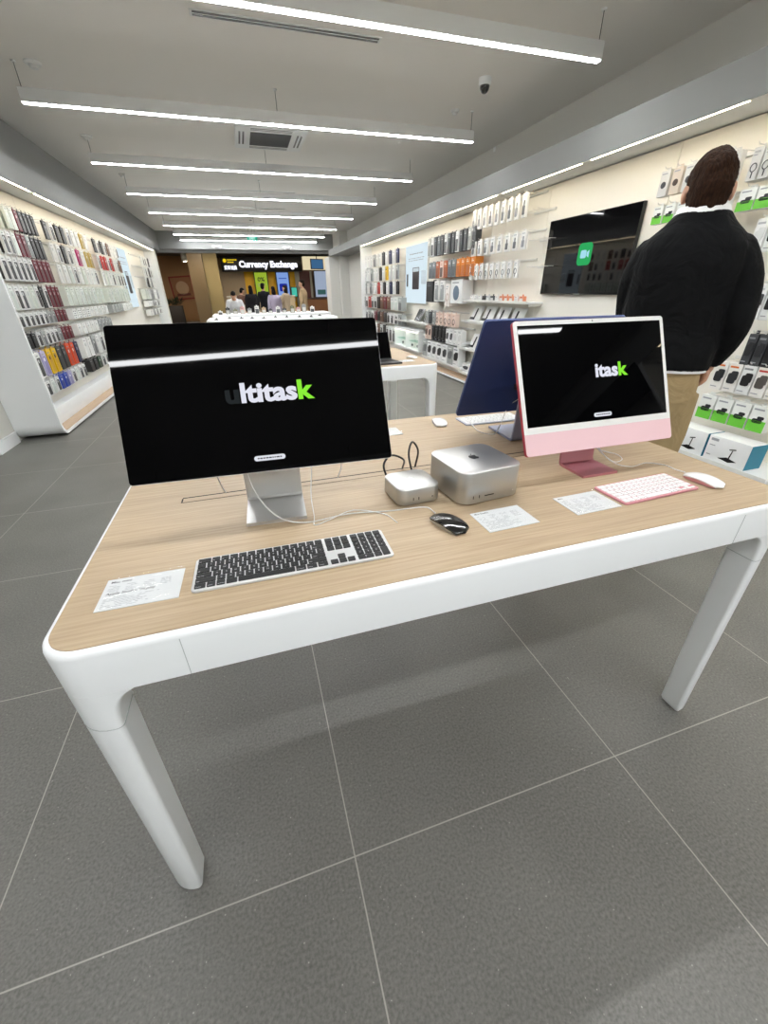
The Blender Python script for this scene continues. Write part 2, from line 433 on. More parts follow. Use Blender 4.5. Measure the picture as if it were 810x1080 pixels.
# ------------------------------------------------------------------ display tables
TZ = .903
def display_table(x0, x1, y0, y1, label, seams=True, top=None):
    cx, cy = (x0 + x1) / 2, (y0 + y1) / 2
    t = thing('display_table', label, 'table', (cx, cy, 0), 0, None)
    a, b = (x1 - x0) / 2, (y1 - y0) / 2
    R = .07; rings = []
    def rr(ins, z): return [(x, y, z) for x, y in rrect(-a + ins, a - ins, -b + ins, b - ins, max(R - ins, .01), 10)]
    rings = [rr(0, .80), rr(0, .889), rr(.0015, .895), rr(.005, .899), rr(.0095, .901), rr(.0125, .9012), rr(.0125, .88), rr(.035, .88), rr(.035, .80), rr(.0, .80)]
    MB().loops(rings, 0, True, False).build('apron', WHITE, t, 50)
    MB().prism(rrect(-a + .0128, a - .0128, -b + .0128, b - .0128, R - .0128, 10), .875, TZ).build('tabletop', top or OAK, t)
    for sx in (-1, 1):
        for sy in (-1, 1):
            secs = []
            for z, w, ins in ((0, .066, .008), (.006, .072, .003), (.016, .075, 0), (.3, .079, 0), (.6, .083, 0), (.715, .085, 0), (.74, .088, 0), (.76, .094, 0), (.775, .102, 0), (.788, .114, 0), (.7995, .135, 0)):
                X0, X1 = (-a + ins, -a + w) if sx < 0 else (a - w, a - ins)
                Y0, Y1 = (-b + ins, -b + w) if sy < 0 else (b - w, b - ins)
                idx = {(1, 1): 0, (-1, 1): 1, (-1, -1): 2, (1, -1): 3}[(sx, sy)]
                rad = [.010] * 4; rad[idx] = min(R - ins, w - .012)
                secs.append([(x, y, z) for x, y in rrect(X0, X1, Y0, Y1, rad, 8)])
            lg = MB().loops(secs).build('leg', WHITE, t, 50)
            if seams:
                ps = [(x, y, .705) for x, y in rrect(*((-a - .0006, -a + .0862) if sx < 0 else (a - .0862, a + .0006)), *((-b - .0006, -b + .0862) if sy < 0 else (b - .0862, b + .0006)), [.0706 if k == idx else .011 for k in range(4)], 8)]
                MB().loops([ps, [(x, y, z + .0014) for x, y, z in ps]]).build('seam', mat('b9bebe', .5), lg)
    if seams:
        for sx in (-1, 1):
            for sy in (-1, 1):
                ap = MB().box(sx * (a - .225) - .0006, sx * (a - .225) + .0006, sy * b - .0006, sy * b + .0006, .8005, .889)
                ap.build('seam', mat('b9bebe', .5), t)
    return t, a, b
tb, A_, B_ = display_table(-.42, 1.402, .598, 1.722, 'nearest display table, white with pale oak top, filling the foreground')
cx_, cy_ = .491, 1.16
fl = MB().box(-.735, .70, -.030, -.0045, -.0005, .0008)
fl.bm.transform(Matrix.Translation((0, 0, TZ))); flap = fl.build('cable_flap', OAK, tb)
gp = MB().box(-.737, .702, -.0045, .002, .0, .0006).box(-.739, -.735, -.030, -.0045, 0, .0006).box(-.735, .70, -.0313, -.030, 0, .0006)
gp.bm.transform(Matrix.Translation((0, 0, TZ))); gp.build('cable_gap', mat('241f1b', .8), flap)

# ------------------------------------------------------------------ screens
def tiltM(t, z):     # panel frame (u, depth back, v) -> thing frame
    return Matrix.Translation((0, 0, z)) @ Matrix.Rotation(-t, 4, 'X')
LET_W = glow('e8eaf6', .95, 'letters_white'); LET_G = glow('8df03c', .95, 'letters_green'); LET_D = glow('2a2e30', .8, 'letters_dim')
def word(parent, T, parts, u0, v0, height, width, d):
    """lettering on a screen: parts = [(text, material)]; scaled to width/height"""
    full = ''.join(p[0] for p in parts)
    mf = text_mesh(full, 1, .038); a, b = mesh_width(mf)
    hs = max(v.co.y for v in mf.vertices)
    sx = width / (b - a); sy = height / hs
    done = ''
    for s, m in parts:
        # left edge of this piece inside the whole word
        pre = text_mesh(done + s, 1, .038); _, pe = mesh_width(pre)
        me = text_mesh(s, 1, .038); q0, q1 = mesh_width(me)
        off = (pe - a) - (q1)
        mb = MB(); mb.add_mesh(me, T @ Matrix.Translation((u0 + off * sx, d, v0)) @ Matrix.Rotation(PI / 2, 4, 'X') @ Matrix.Diagonal((sx, sy, 1, 1)))
        mb.build('lettering', m, parent); done += s
def pill(parent, T, u, v, w, h, d):
    mb = MB(); mb.prism(rrect(u - w / 2, u + w / 2, v - h / 2, v + h / 2, h / 2 - 1e-4, 8), -d, -d + .0002, 0, T @ Matrix.Rotation(PI / 2, 4, 'X'))
    b = mb.build('on_screen_button', glow('e9ecf4', .9, 'button_white'), parent)
    mb = MB(); random.seed(3); x = u - w / 2 + .008
    while x < u + w / 2 - .012:
        l = random.uniform(.003, .008)
        mb.box(x, x + l, d - .0006, d - .0003, v - h * .12, v + h * .12, 0, 0, 2, T); x += l + .0016
    mb.build('button_caption', mat('2a2c33', .6), b)

# studio monitor --------------------------------------------------------------
mon = thing('desktop_monitor', 'large black screen on silver stand, left side of the front table, reading ultitask', 'monitor', (.003, .957, TZ), -.045)
T = tiltM(.447, .132); W, H = .623, .359
mb = MB().prism(rrect(-W / 2, W / 2, 0, H, .008, 6), -.019, -.0012, 0, T @ Matrix.Rotation(PI / 2, 4, 'X'))
mb.build('back_shell', ALU, mon)
scr = MB().prism(rrect(-W / 2 + .0006, W / 2 - .0006, .0006, H - .0006, .0075, 6), -.0012, .0, 0, T @ Matrix.Rotation(PI / 2, 4, 'X')).build('screen', SCREENK, mon)
word(scr, T, [('u', LET_D), ('ltitas', LET_W), ('k', LET_G)], -.0775, .1695, .0455, .2105, -.0004)
pill(scr, T, .005, .0325, .074, .0125, -.0004)
# stand: folded plate
def folded_stand(parent, w, y0, y1, ytop, ztop, th, m, m2=None, lean=0):
    """base plate from y0 (front) to y1 and an upright rising from y1 to (ytop, ztop)"""
    prof = [(y0, 0), (y1 - .012, 0), (y1 - .004, .003), (y1, .011), (ytop, ztop)]
    o2 = [(ytop - th, ztop), (y1 - th, .016), (y1 - th - .004, th + .001), (y1 - th - .01, th), (y0, th)]
    pts = prof + o2
    mb = MB(); mb.loops([[(-w / 2, y, z) for y, z in pts], [(w / 2, y, z) for y, z in pts]])
    return mb.build('stand', m, parent, 25)
st = folded_stand(mon, .15, -.026, .118, .124, .262, .009, ALU)
MB().box(-.058, .058, -.004, .016, -.022, .022, 0, .004, 2, T @ Matrix.Translation((0, .024, .178))).box(-.05, .05, .014, .075, -.018, .018, 0, .004, 2, Matrix.Translation((0, .06, .255))).build('hinge', ALUD, mon)

# pink all-in-one ---------------------------------------------------------------
def all_in_one(name, label, loc, yaw, dark, light_, pale, face, stand_m, z, tilt, lit):
    t = thing(name, label, 'computer', loc, yaw)
    W, H = .547, .389; T = tiltM(tilt, z); RX90 = Matrix.Rotation(PI / 2, 4, 'X')
    MB().prism(rrect(-W / 2, W / 2, 0, H, .011, 6), -.0115, -.0008, 0, T @ RX90).build('back_shell', dark, t)
    MB().prism(rrect(-W / 2 + .0004, W / 2 - .0004, .064, H - .0004, [.0105, .0105, .001, .001], 6), -.0008, 0, 0, T @ RX90).build('bezel', face, t)
    MB().prism(rrect(-W / 2 + .0004, W / 2 - .0004, .0004, .0638, [.001, .001, .0105, .0105], 6), -.0008, 0.0002, 0, T @ RX90).build('chin', pale, t)
    s = MB().prism(rrect(-W / 2 + .0135, W / 2 - .0135, .0835, H - .0135, .001, 2), -.0004, .0004, 0, T @ RX90).build('screen', SCREENK, t)
    MB().ell((0.002, -.0003, H - .0068), .0022, .0004, .0022, 0, 10, 6, T).build('webcam', BLACK, t)
    if lit:
        word(s, T, [('itas', LET_W), ('k', LET_G)], -.0045, .2155, .0405, .1225, -.0009)
        pill(s, T, .0095, .1005, .066, .0125, -.0009)
    return t, T
PD = mat('c2495c', .35, .45, name='pink_metal'); PP = mat('f2cdd3', .45, name='pale_pink'); PS = mat('c5838c', .32, .5, name='pink_stand_metal')
pink, TP = all_in_one('all_in_one_computer', 'pink all-in-one computer with white bezel at the right of the front table, reading itask', (1.002, .936, TZ), -.007, PD, None, PP, mat('f0f0ee', .35, name='white_bezel'), PS, .08, .437, True)
stp = folded_stand(pink, .128, -.034, .083, .100, .225, .0075, PS)
stp.location = (-.018, 0, 0)
MB().box(-.04, .04, .0, .020, -.012, .012, 0, .003, 2, Matrix.Translation((-.018, .079, .212))).build('hinge', PS, pink)
# blue all-in-one faces away
BD = mat('34457a', .4, .35, name='blue_metal'); BP = mat('b6c4dd', .45, name='pale_blue'); BS = mat('9aa3c2', .35, .5, name='blue_stand_metal')
blue, TB = all_in_one('all_in_one_computer', 'blue all-in-one computer seen from behind, back edge of the front table', (1.018, 1.43, TZ), PI - .039, BD, None, BP, mat('eef0f2', .35), BS, .078, .447, True)
stb = folded_stand(blue, .128, -.02, .165, .178, .195, .0085, BS)
stb.location = (.042, 0, 0)
MB().box(-.03, .03, .072, .18, -.011, .011, 0, .004, 2, Matrix.Translation((.042, 0, .187))).build('hinge', BLACK, blue)

# ------------------------------------------------------------------ small desktop boxes
def apple_outline(s):
    pts = []
    body = [(0, .62), (.12, .68), (.28, .72), (.42, .66), (.52, .56), (.43, .46), (.385, .32), (.40, .17), (.48, .04), (.57, -.02), (.50, -.2), (.38, -.38), (.26, -.48), (.12, -.46), (0, -.42), (-.12, -.46), (-.26, -.48), (-.40, -.36), (-.52, -.12), (-.58, .12), (-.55, .38), (-.45, .58), (-.30, .70), (-.14, .69)]
    leaf = [(0, .76), (.02, .92), (.12, 1.06), (.25, 1.12), (.24, .96), (.14, .82)]
    return [(x * s, y * s) for x, y in body], [(x * s, y * s) for x, y in leaf]
def mini_box(name, label, cat, loc, rz, w, d, h, r, emblem_m, es):
    t = thing(name, label, cat, loc, rz)
    rings = []
    for ins, z in ((.006, .0035), (.0012, .0045), (0, .007), (0, h - .003), (.0012, h - .0008), (.003, h)):
        rings.append([(x, y, z) for x, y in rrect(-w / 2 + ins, w / 2 - ins, -d / 2 + ins, d / 2 - ins, r - ins, 10)])
    MB().loops(rings).build('casing', ALU, t, 40)
    MB().prism(rrect(-w / 2 + .012, w / 2 - .012, -d / 2 + .012, d / 2 - .012, r, 8), 0, .0034).build('foot_ring', mat('3b3c3e', .6), t)
    b, l = apple_outline(es)
    MB().prism(b, h, h + .0004).prism(l, h, h + .0004).build('emblem', emblem_m, t)
    return t
ms = mini_box('desktop_computer', 'larger silver desktop computer block with black fruit emblem, right of the small silver box', 'computer', (.5655, .957, TZ), .09, .197, .197, .095, .034, BLACK, .024)
for k in range(2): MB().box(-.062 + k * .019, -.0595 + k * .019, -.0988, -.0982, .019, .028).build('port', BLACK, ms)
MB().box(-.025, .005, -.0988, -.0982, .0215, .0245).build('card_slot', BLACK, ms)
MB().box(.068, .070, -.0988, -.0982, .022, .024).build('status_light', glow('ffffff', 1.0), ms)
mn = mini_box('mini_computer', 'small silver mini computer between the big screen and the larger silver block', 'computer', (.378, .968, TZ), .06, .127, .127, .05, .028, mat('f6f7f8', .25), .0155)
for k in range(2): MB().box(-.022 + k * .016, -.0195 + k * .016, -.0638, -.0632, .016, .0245).build('port', BLACK, mn)
MB().ell((.036, -.0634, .020), .002, .0006, .002, 0, 10, 6).build('audio_jack', BLACK, mn)

# ------------------------------------------------------------------ keyboards
U = .01905
def key_mesh(w, d, m, legend=None, lm=None, hgt=.0016, lab=''):
    mb = MB(); mb.prism(rrect(-w / 2, w / 2, -d / 2, d / 2, .0016, 3), 0, hgt)
    for f in mb.bm.faces: f.material_index = 0
    if legend:
        me = text_mesh(legend, .0062 if len(legend) == 1 else .0036, .015, 0, 'CENTER' if len(legend) == 1 else 'LEFT')
        mb.add_mesh(me, Matrix.Translation((0 if len(legend) == 1 else -w / 2 + .0018, -.002 if len(legend) == 1 else -d / 2 + .0025, hgt + .0001)), 1)
    return mb.data('key', [m, lm or m], 30)
MAIN = [
    [('esc', 1.5)] + [(f'F{k}', 1) for k in range(1, 13)] + [('', 1)],
    [('`', 1)] + [(c, 1) for c in '1234567890-='] + [('delete', 1.5)],
    [('tab', 1.5)] + [(c, 1) for c in 'QWERTYUIOP[]'] + [('\\', 1)],
    [('caps lock', 1.75)] + [(c, 1) for c in "ASDFGHJKL;'"] + [('return', 1.75)],
    [('shift', 2.25)] + [(c, 1) for c in 'ZXCVBNM,./'] + [('shift', 2.25)],
]
def keyboard(label, loc, rz, full, keym, legm, basem):
    t = thing('keyboard', label, 'keyboard', loc, rz)
    W = .4187 if full else .279; D = .1149
    rings = [[(x, y, z) for x, y in rrect(-W / 2 + i, W / 2 - i, -D / 2 + i, D / 2 - i, .009, 6)] for i, z in ((.001, 0), (0, .0012), (0, .0048), (.0008, .0056))]
    MB().loops(rings).build('base', basem, t)
    cache = {}; count = [0]; rest = []
    def put(leg, x, y, w, d, pl=None):
        k = (leg, round(w, 4), round(d, 4))
        if k not in cache: cache[k] = key_mesh(w, d, keym, leg, legm)
        if count[0] < 100:
            o = link('key', cache[k], t, (x, y, .0056)); count[0] += 1
        else: rest.append((cache[k], x, y))
    p = .01855; g = .0026; x0 = -W / 2 + .0048; yb = -D / 2 + .0055; rh = .01755
    rows = MAIN
    mw = 14.5 * p
    # bottom row first
    y = yb + rh / 2
    bot = [('fn', 1), ('control', 1), ('option', 1), ('command', 1.25), (' ', 5.0), ('command', 1.25), ('option', 1)] if not full else [('control', 1.25), ('option', 1.0), ('command', 1.0), ('', 1.25), (' ', 6.25), ('command', 1.25), ('option', 1.25), ('control', 1.25)]
    x = x0
    for leg, u in bot:
        put(leg if leg.strip() else None, x + u * p / 2, y, u * p - g, rh - g); x += u * p
    if not full:
        put(None, x + .5 * p, y - .0038, p - g, (rh - g) / 2 - .001); put(None, x + 1.5 * p, y - .0038, p - g, (rh - g) / 2 - .001); put(None, x + 1.5 * p, y + .0042, p - g, (rh - g) / 2 - .001); put(None, x + 2.45 * p - .002, y - .0038, .95 * p - g, (rh - g) / 2 - .001)
    for r, row in enumerate(reversed(rows)):
        y = yb + rh * (r + 1) + rh / 2; x = x0
        for leg, u in row:
            put(leg or None, x + u * p / 2, y, u * p - g, rh - g); x += u * p
    if full:
        xa = x0 + mw + .0045; xn = xa + 3 * p + .0045
        cols = [('◂', 0, 0), ('▾', 1, 0), ('▸', 2, 0), ('▴', 1, 1)]
        for l, c, r in cols: put(None, xa + (c + .5) * p, yb + rh * (r + .5), p - g, rh - g)
        pad = [['0', None, '.', None], ['1', '2', '3', 'ent'], ['4', '5', '6', '+'], ['7', '8', '9', '-'], [' ', '=', '/', '*']]
        for r, row in enumerate(pad):
            for c, l in enumerate(row):
                if l is None: continue
                if l == '0': put(l, xn + p, yb + rh * .5, 2 * p - g, rh - g)
                elif l == 'ent': put(None, xn + 3.5 * p, yb + rh, p - g, 2 * rh - g)
                else: put(l.strip() or None, xn + (c + .5) * p, yb + rh * (r + .5), p - g, rh - g)
        for r in (3, 4):
            for c in range(3): put(None, xa + (c + .5) * p, yb + rh * (r + .5), p - g, rh - g)
        for c in range(3): put(None, xa + (c + .5) * p, yb + rh * 5.5, p - g, rh - g)
        for c in range(4): put(None, xn + (c + .5) * p, yb + rh * 5.5, p - g, rh - g)
    if rest:
        mb = MB()
        for me, x, y in rest: mb.add_mesh(me, Matrix.Translation((x, y, .0056)))
        o = mb.build('keys', [keym, legm], t); o['kind'] = 'stuff'
    return t
def on_table(px, py): return at_z(px, py, TZ)
kb = [on_table(207.8, 589.1), on_table(402.7, 561.9), on_table(415.2, 587.9), on_table(201.3, 627.6)]
kc = sum(kb, Vector()) / 4
keyboard('long silver keyboard with black keys and number pad in front of the big screen', (kc.x + .001, kc.y, TZ), -.016, True, KEYK, mat('c9cacc', .6), mat('d5d6d6', .4, .3))
kw = [on_table(627.5, 514), on_table(700, 499), on_table(735, 517), on_table(660, 536)]
kc2 = sum(kw, Vector()) / 4
keyboard('compact white keyboard with pink edge in front of the pink computer', (kc2.x, kc2.y, TZ), math.atan2((kw[1] - kw[0]).y, (kw[1] - kw[0]).x) * .8, False, KEYW, mat('8b8d90', .6), mat('dc9aa4', .4, .3))
keyboard('compact white keyboard behind the table centre, in front of the blue computer', (.98, 1.565, TZ), PI - .02, False, KEYW, mat('8b8d90', .6), mat('c5cbdc', .4, .3))

# ------------------------------------------------------------------ mice
def mouse(label, loc, rz, top, body):
    t = thing('computer_mouse', label, 'mouse', loc, rz)
    L, Wd = .1135, .0571
    def sec(k, z0f, z1f, shrink):
        out = []
        for i in range(13):
            u = -1 + 2 * i / 12; y = u * L / 2
            e = (1 - abs(u) ** 3.2) ** (1 / 3.2) if abs(u) < 1 else 0
            w = Wd / 2 * max(e * (1 - .04 * u), .04) * shrink
            h = .0065 + .0145 * (math.cos(u * PI / 2) ** .8 if abs(u) < 1 else 0)
            out.append((y, w, h))
        return out
    S = sec(0, 0, 0, 1)
    rings = []
    for y, w, h in S:
        ring = []
        for k in range(17):
            a = -1 + 2 * k / 16
            ring.append((a * w, y, h * (1 - .28 * abs(a) ** 2.6)))
        for k in range(16, -1, -1):
            a = -1 + 2 * k / 16
            ring.append((a * w, y, max(h * (1 - .28 * abs(a) ** 2.6) - .0035, .004)))
        rings.append(ring)
    MB().loops(rings).build('top_shell', top, t, 60)
    rings = []
    for y, w, h in S[1:-1]:
        rings.append([(a * w * .93, y * .97, .0012 + 0 * h) for a in (-1, -.5, 0, .5, 1)] + [(a * w * .96, y * .97, h * (1 - .28 * abs(a) ** 2.6) - .0034) for a in (1, .5, 0, -.5, -1)])
    MB().loops(rings).build('base', body, t, 60)
    MB().box(-.018, -.0155, -.045, .045, 0, .0012).box(.0155, .018, -.045, .045, 0, .0012).build('glide_pads', mat('2c2d2f', .5), t)
    return t
mouse('black glossy computer mouse in front of the larger silver block', (.407, .779, TZ), .33, mat('0b0b0c', .12, coat=.6), ALU)
mouse('white computer mouse at the right end of the front table', (1.236, .767, TZ), .10, mat('f3f3f3', .18), mat('d99aa4', .35, .5))
mouse('white computer mouse near the far edge of the front table', (.745, 1.585, TZ), -.2, mat('f3f3f3', .18), mat('c5cbdc', .35, .5))

# ------------------------------------------------------------------ acrylic price cards
def strokes(mb, x0, x1, y, h, rnd, z, mi=0, dens=.8):
    x = x0
    while x < x1:
        l = rnd.uniform(.002, .007)
        if rnd.random() < dens: mb.box(x, min(x + l, x1), y, y + h, z, z + .0001, mi)
        x += l + .0012
def price_card(label, loc, rz, w, d, heads, seed):
    t = thing('price_card', label, 'price card', loc, rz)
    MB().box(-w / 2, w / 2, -d / 2, d / 2, .0022, .0075, 0, .0008).build('acrylic_block', clear('ffffff', .12), t)
    pp = MB().box(-w / 2 + .002, w / 2 - .002, -d / 2 + .002, d / 2 - .003, 0, .0013).build('paper', PAPER, t)
    rnd = random.Random(seed); mb = MB(); z = .0015
    for s, y, sz in heads:
        mb.add_mesh(text_mesh(s, sz, .012), Matrix.Translation((-w / 2 + .010, y, z)), 0)
    pp2 = mb.build('lettering', mat('4a4c50', .7), pp)
    mb = MB()
    y = d / 2 - .027
    hy = [h[1] for h in heads]
    while y > -d / 2 + .008:
        if all(abs(y - q) > .006 for q in hy):
            lng = rnd.uniform(.55, .95) if y < 0 else .5
            if y > 0:
                for c in range(4): strokes(mb, -w / 2 + .010 + c * .032, -w / 2 + .030 + c * .032, y, .0014, rnd, z)
            else: strokes(mb, -w / 2 + .010, -w / 2 + .01 + lng * (w - .045), y, .0014, rnd, z)
        y -= .0048
    mb.build('fine_print', INK, pp)
    return t
c1 = [on_table(97, 647), on_table(192, 631), on_table(194, 597), on_table(114, 614)]
cc = sum(c1, Vector()) / 4
price_card('clear acrylic price card at the left front corner of the table, left of black keyboard', (cc.x, cc.y, TZ), -.02, .150, .103, [('Mac mini', .034, .0105), ('Apple Studio Display', -.004, .0105)], 4)
c2 = [on_table(517, 563), on_table(570, 550), on_table(545, 533), on_table(494, 542)]
cc = sum(c2, Vector()) / 4
price_card('clear acrylic price card between black mouse and the other card', (cc.x, cc.y, TZ), .03, .148, .102, [('Mac Studio', .036, .009)], 5)
c3 = [on_table(609, 545), on_table(656, 535), on_table(632, 516), on_table(582, 525)]
cc = sum(c3, Vector()) / 4
price_card('clear acrylic price card touching the left edge of the white and pink keyboard', (cc.x - .004, cc.y, TZ), .02, .148, .104, [('iMac', .036, .009)], 6)
price_card('acrylic price card lying behind the big screen, at the far table edge', (.475, 1.545, TZ), PI, .148, .10, [], 8)

# ------------------------------------------------------------------ cables on the front table
def cable(label, pts, r=.0016, m=None, n=36, name='cable', plug=True):
    o = MB().tube(bez(pts, n), r, 0, 8).build(name, m or CABLEW, None, 60, label=label, cat='cable')
    if plug:
        p, q = Vector(pts[0]), Vector(pts[1]); d = (p - q).normalized()
        MB().tube([p, p - d * .02], .0034, 0, 8).build('plug', m or CABLEW, o)
    return o
z = TZ + .0018
cable('white cable drooping from behind the big screen across its stand to the small silver box', [(-.055, 1.035, 1.06), (-.045, .985, .985), (.0, .915, TZ + .030), (.07, .905, z), (.18, .915, z), (.29, .895, z), (.385, .885, z), (.40, .845, z)])
cable('white cable hanging beside the right edge of the silver stand', [(.125, 1.085, 1.05), (.115, 1.06, .98), (.100, 1.0, TZ + .03), (.095, .93, z), (.090, .885, z), (.13, .900, z), (.20, .93, z), (.27, .885, z), (.29, .83, z)], .0012)
cable('white cable pair left of the silver stand running into the table slot', [(-.125, 1.08, 1.08), (-.14, 1.115, 1.0), (-.135, 1.145, TZ + .03), (-.13, 1.158, TZ + .002)], .0022)
cable('white cable right of the silver stand dropping into the table slot', [(.115, 1.10, 1.10), (.19, 1.12, 1.03), (.215, 1.14, .955), (.205, 1.155, TZ + .003)], .0016)
cable('thin black cable from the big screen to the table slot', [(.08, 1.08, 1.02), (.13, 1.105, 1.0), (.2, 1.11, 1.02), (.27, 1.09, 1.05)], .0028, BLACK, plug=False)
cable('thick black cable arching behind the small silver box, left loop', [(.335, 1.04, TZ + .02), (.325, 1.055, TZ + .065), (.355, 1.075, TZ + .085), (.40, 1.09, TZ + .06), (.42, 1.155, TZ + .004)], .0032, BLACK)
cable('thick black cable arching behind the small silver box, tall right loop', [(.415, 1.045, TZ + .02), (.405, 1.06, TZ + .085), (.425, 1.085, TZ + .115), (.455, 1.11, TZ + .075), (.465, 1.156, TZ + .004)], .0032, BLACK)
cable('white cable curling from the pink computer stand to the white mouse', [(1.055, 1.05, 1.0), (1.06, .99, .94), (1.08, .945, TZ + .012), (1.13, .925, z), (1.2, .935, z), (1.24, .9, z), (1.239, .862, z), (1.238, .828, TZ + .006)], .0015)
cable('white cable looped beside the pink stand on the right', [(1.045, 1.06, 1.0), (1.05, 1.0, .95), (1.09, .965, TZ + .01), (1.15, .985, z), (1.17, 1.03, z), (1.15, 1.08, z), (1.16, 1.157, TZ + .003)], .0015)
cable('white cable from the white rear keyboard looping to the blue computer', [(.862, 1.507, TZ + .004), (.85, 1.42, z), (.885, 1.37, z), (.93, 1.40, TZ + .02), (.97, 1.42, TZ + .09), (.985, 1.38, TZ + .13)], .0018)
# ------------------------------------------------------------------ packs on hooks
def pack_mesh(style, w, h, d, body='eef0ef', art='2a2b2e', acc='c9ccce'):
    mb = MB(); mats = [mat(body, .5), mat(art, .4), mat(acc, .5), INK]
    f = -d
    mb.box(-w / 2, w / 2, -d, 0, 0, h, 0, min(.002, d / 4), 1)
    mb.box(-w * .16, w * .16, -d * .55, -d * .45, h, h + .022, 0)
    def plate(x0, x1, z0, z1, mi, r=.15, t=.0012):
        q = min(x1 - x0, z1 - z0) * r
        mb.prism(rrect(x0, x1, z0, z1, q, 3), 0, t, mi, Matrix.Translation((0, f, 0)) @ Matrix.Rotation(PI / 2, 4, 'X'))
    if style == 'case':
        plate(-w * .36, w * .36, h * .06, h * .80, 1, .16)
        plate(-w * .28, -w * .02, h * .60, h * .74, 2, .3, .0026)
        plate(-w * .34, w * .1, h * .86, h * .90, 3, .1)
    elif style == 'solid':
        plate(-w * .40, w * .40, h * .05, h * .62, 1, .1)
        plate(-w * .3, w * .2, h * .76, h * .82, 2, .1)
        plate(-w * .3, w * .05, h * .86, h * .89, 2, .1)
    elif style == 'cable':
        M = Matrix.Translation((0, f, h * .40)) @ Matrix.Rotation(PI / 2, 4, 'X')
        n = 18; R = w * .30
        mb.tube([(R * math.cos(2 * PI * k / n), R * 1.15 * math.sin(2 * PI * k / n), .002) for k in range(n + 1)], w * .045, 1, 5, M)
        plate(-w * .06, w * .06, h * .08, h * .26, 1, .2)
        plate(-w * .36, w * .2, h * .84, h * .90, 2, .1); plate(-w * .36, w * .0, h * .76, h * .79, 3, .1)
    elif style == 'adapter':
        plate(-w * .26, w * .26, h * .12, h * .50, 1, .2, .006)
        plate(-w * .10, w * .10, h * .50, h * .72, 1, .2, .004)
        plate(-w * .36, w * .25, h * .84, h * .91, 2, .1)
    elif style == 'green':
        plate(-w * .5, w * .5, 0.001, h * .45, 2, .01)
        plate(-w * .30, w * .28, h * .34, h * .52, 1, .4); plate(-w * .05, w * .33, h * .50, h * .62, 1, .4)
        plate(-w * .38, w * .2, h * .84, h * .90, 3, .1)
    elif style == 'gear':
        plate(-w * .34, w * .30, h * .30, h * .66, 1, .25, .004); plate(-w * .12, w * .40, h * .42, h * .74, 1, .25, .006)
        plate(-w * .40, w * .25, h * .84, h * .90, 2, .1); plate(-w * .40, w * .1, h * .10, h * .13, 3, .1)
    elif style == 'dots':
        for a in range(3):
            for b in range(4): plate(-w * .34 + a * w * .25, -w * .16 + a * w * .25, h * (.1 + b * .2), h * (.1 + b * .2) + h * .09, 1 if (a + b) % 2 else 2, .4)
    elif style == 'knob':
        mb.lathe([(w * .26, 0), (w * .26, .003), (w * .2, .005), (0, .005)], 1, 14, Matrix.Translation((0, f, h * .45)) @ Matrix.Rotation(PI / 2, 4, 'X'))
        plate(-w * .36, w * .2, h * .86, h * .91, 3, .1)
    return mb.data('pack', mats, 30)
_pm = {}
def pack(style, w, h, d, *c):
    k = (style, round(w, 3), round(h, 3), round(d, 3)) + c
    if k not in _pm: _pm[k] = pack_mesh(style, w, h, d, *c)
    return _pm[k]
XP = {-1: -2.405, 1: 3.70}
def place(side, name, me, y, z, off, label, cat, group=None, tilt=0):
    """off = distance of the pack's back from the wall panel"""
    o = link(name, me, None, (XP[side] - side * off, y, z), -side * PI / 2, label, cat, group)
    return o
def hook_rail(side, y0, y1, z, ys, L, label, loopend=False):
    t = thing('hook_rail', label, 'display rail', (XP[side], (y0 + y1) / 2, z), -side * PI / 2, 'hook rails on the display walls')
    w = abs(y1 - y0) / 2; ym = (y0 + y1) / 2
    MB().box(-w, w, -.016, -.0005, -.012, .012, 0, .003).build('rail', HOOKW, t)
    me = None
    for y in ys:
        if me is None: me = MB().tube([(0, -.012, 0), (0, -L, 0), (0, -L - .012, .012)], .003, 0, 6).data('hook', HOOKW)
        link('hook', me, t, (-side * (y - ym), 0, 0))
    return t
def fill(side, bay, row, y0, y1, z0, z1, cols, style='case', d=.02, name='phone_case_pack', kind='phone case pack', depth=1, front=.14, wfrac=.62, h2=None, L=None, rail=True, step=None):
    """one hook per colour; cols: list of (word, body, art, accent[, style])"""
    n = len(cols); p = (y1 - y0) / n
    ys = [y0 + p * (k + .5) for k in range(n)]
    h = z1 - z0
    if rail:
        hook_rail(side, y0 - .03, y1 + .03, z1 + .012, ys, front + .012, f'white hook rail of the {row} row, {bay}')
    for y, c in zip(ys, cols):
        if c is None: continue
        st = c[4] if len(c) > 4 else style
        me = pack(st, p * wfrac, h, d, c[1], c[2], c[3])
        for q in range(depth):
            off = front - d - q * (step or d * 1.7)
            lab = f'{c[0]} {kind} on the {row} row, {bay}'
            place(side, name, me, y, z0, off, lab, kind.split()[-1] if kind.split()[-1] in ('box', 'pack') else 'pack', lab)
W_ = ('white', 'eceeed', '3a3b3e', 'c9ccce'); WC = ('clear white', 'e6eae6', 'cdd6d0', 'b9bec0'); BK = ('black', '1b1b1d', '0c0c0d', '55575a'); MR = ('maroon', '6d1f2c', '4c141f', 'c9a6aa')
DG = ('dark grey', '3d3f42', '232427', '85878a'); GY = ('grey', 'a9adac', '6d7072', 'dfe1e0'); GR = ('pale green', 'dfe5dc', 'c6cec6', 'e8ece8'); WB = ('white and black', 'e9ebea', '151516', '8b8d90')
RD = ('red', 'c43a33', '8d211d', 'f0d8d6'); YL = ('yellow', 'e8bf1c', 'c79a10', '3a3a30'); OR = ('orange red', 'e0532b', 'b53c1c', 'f3e1da'); NV = ('navy', '2b3052', '1a1e38', '9aa0bb'); LV = ('lavender', 'b8b4d6', '8f8ab8', 'efeef6')
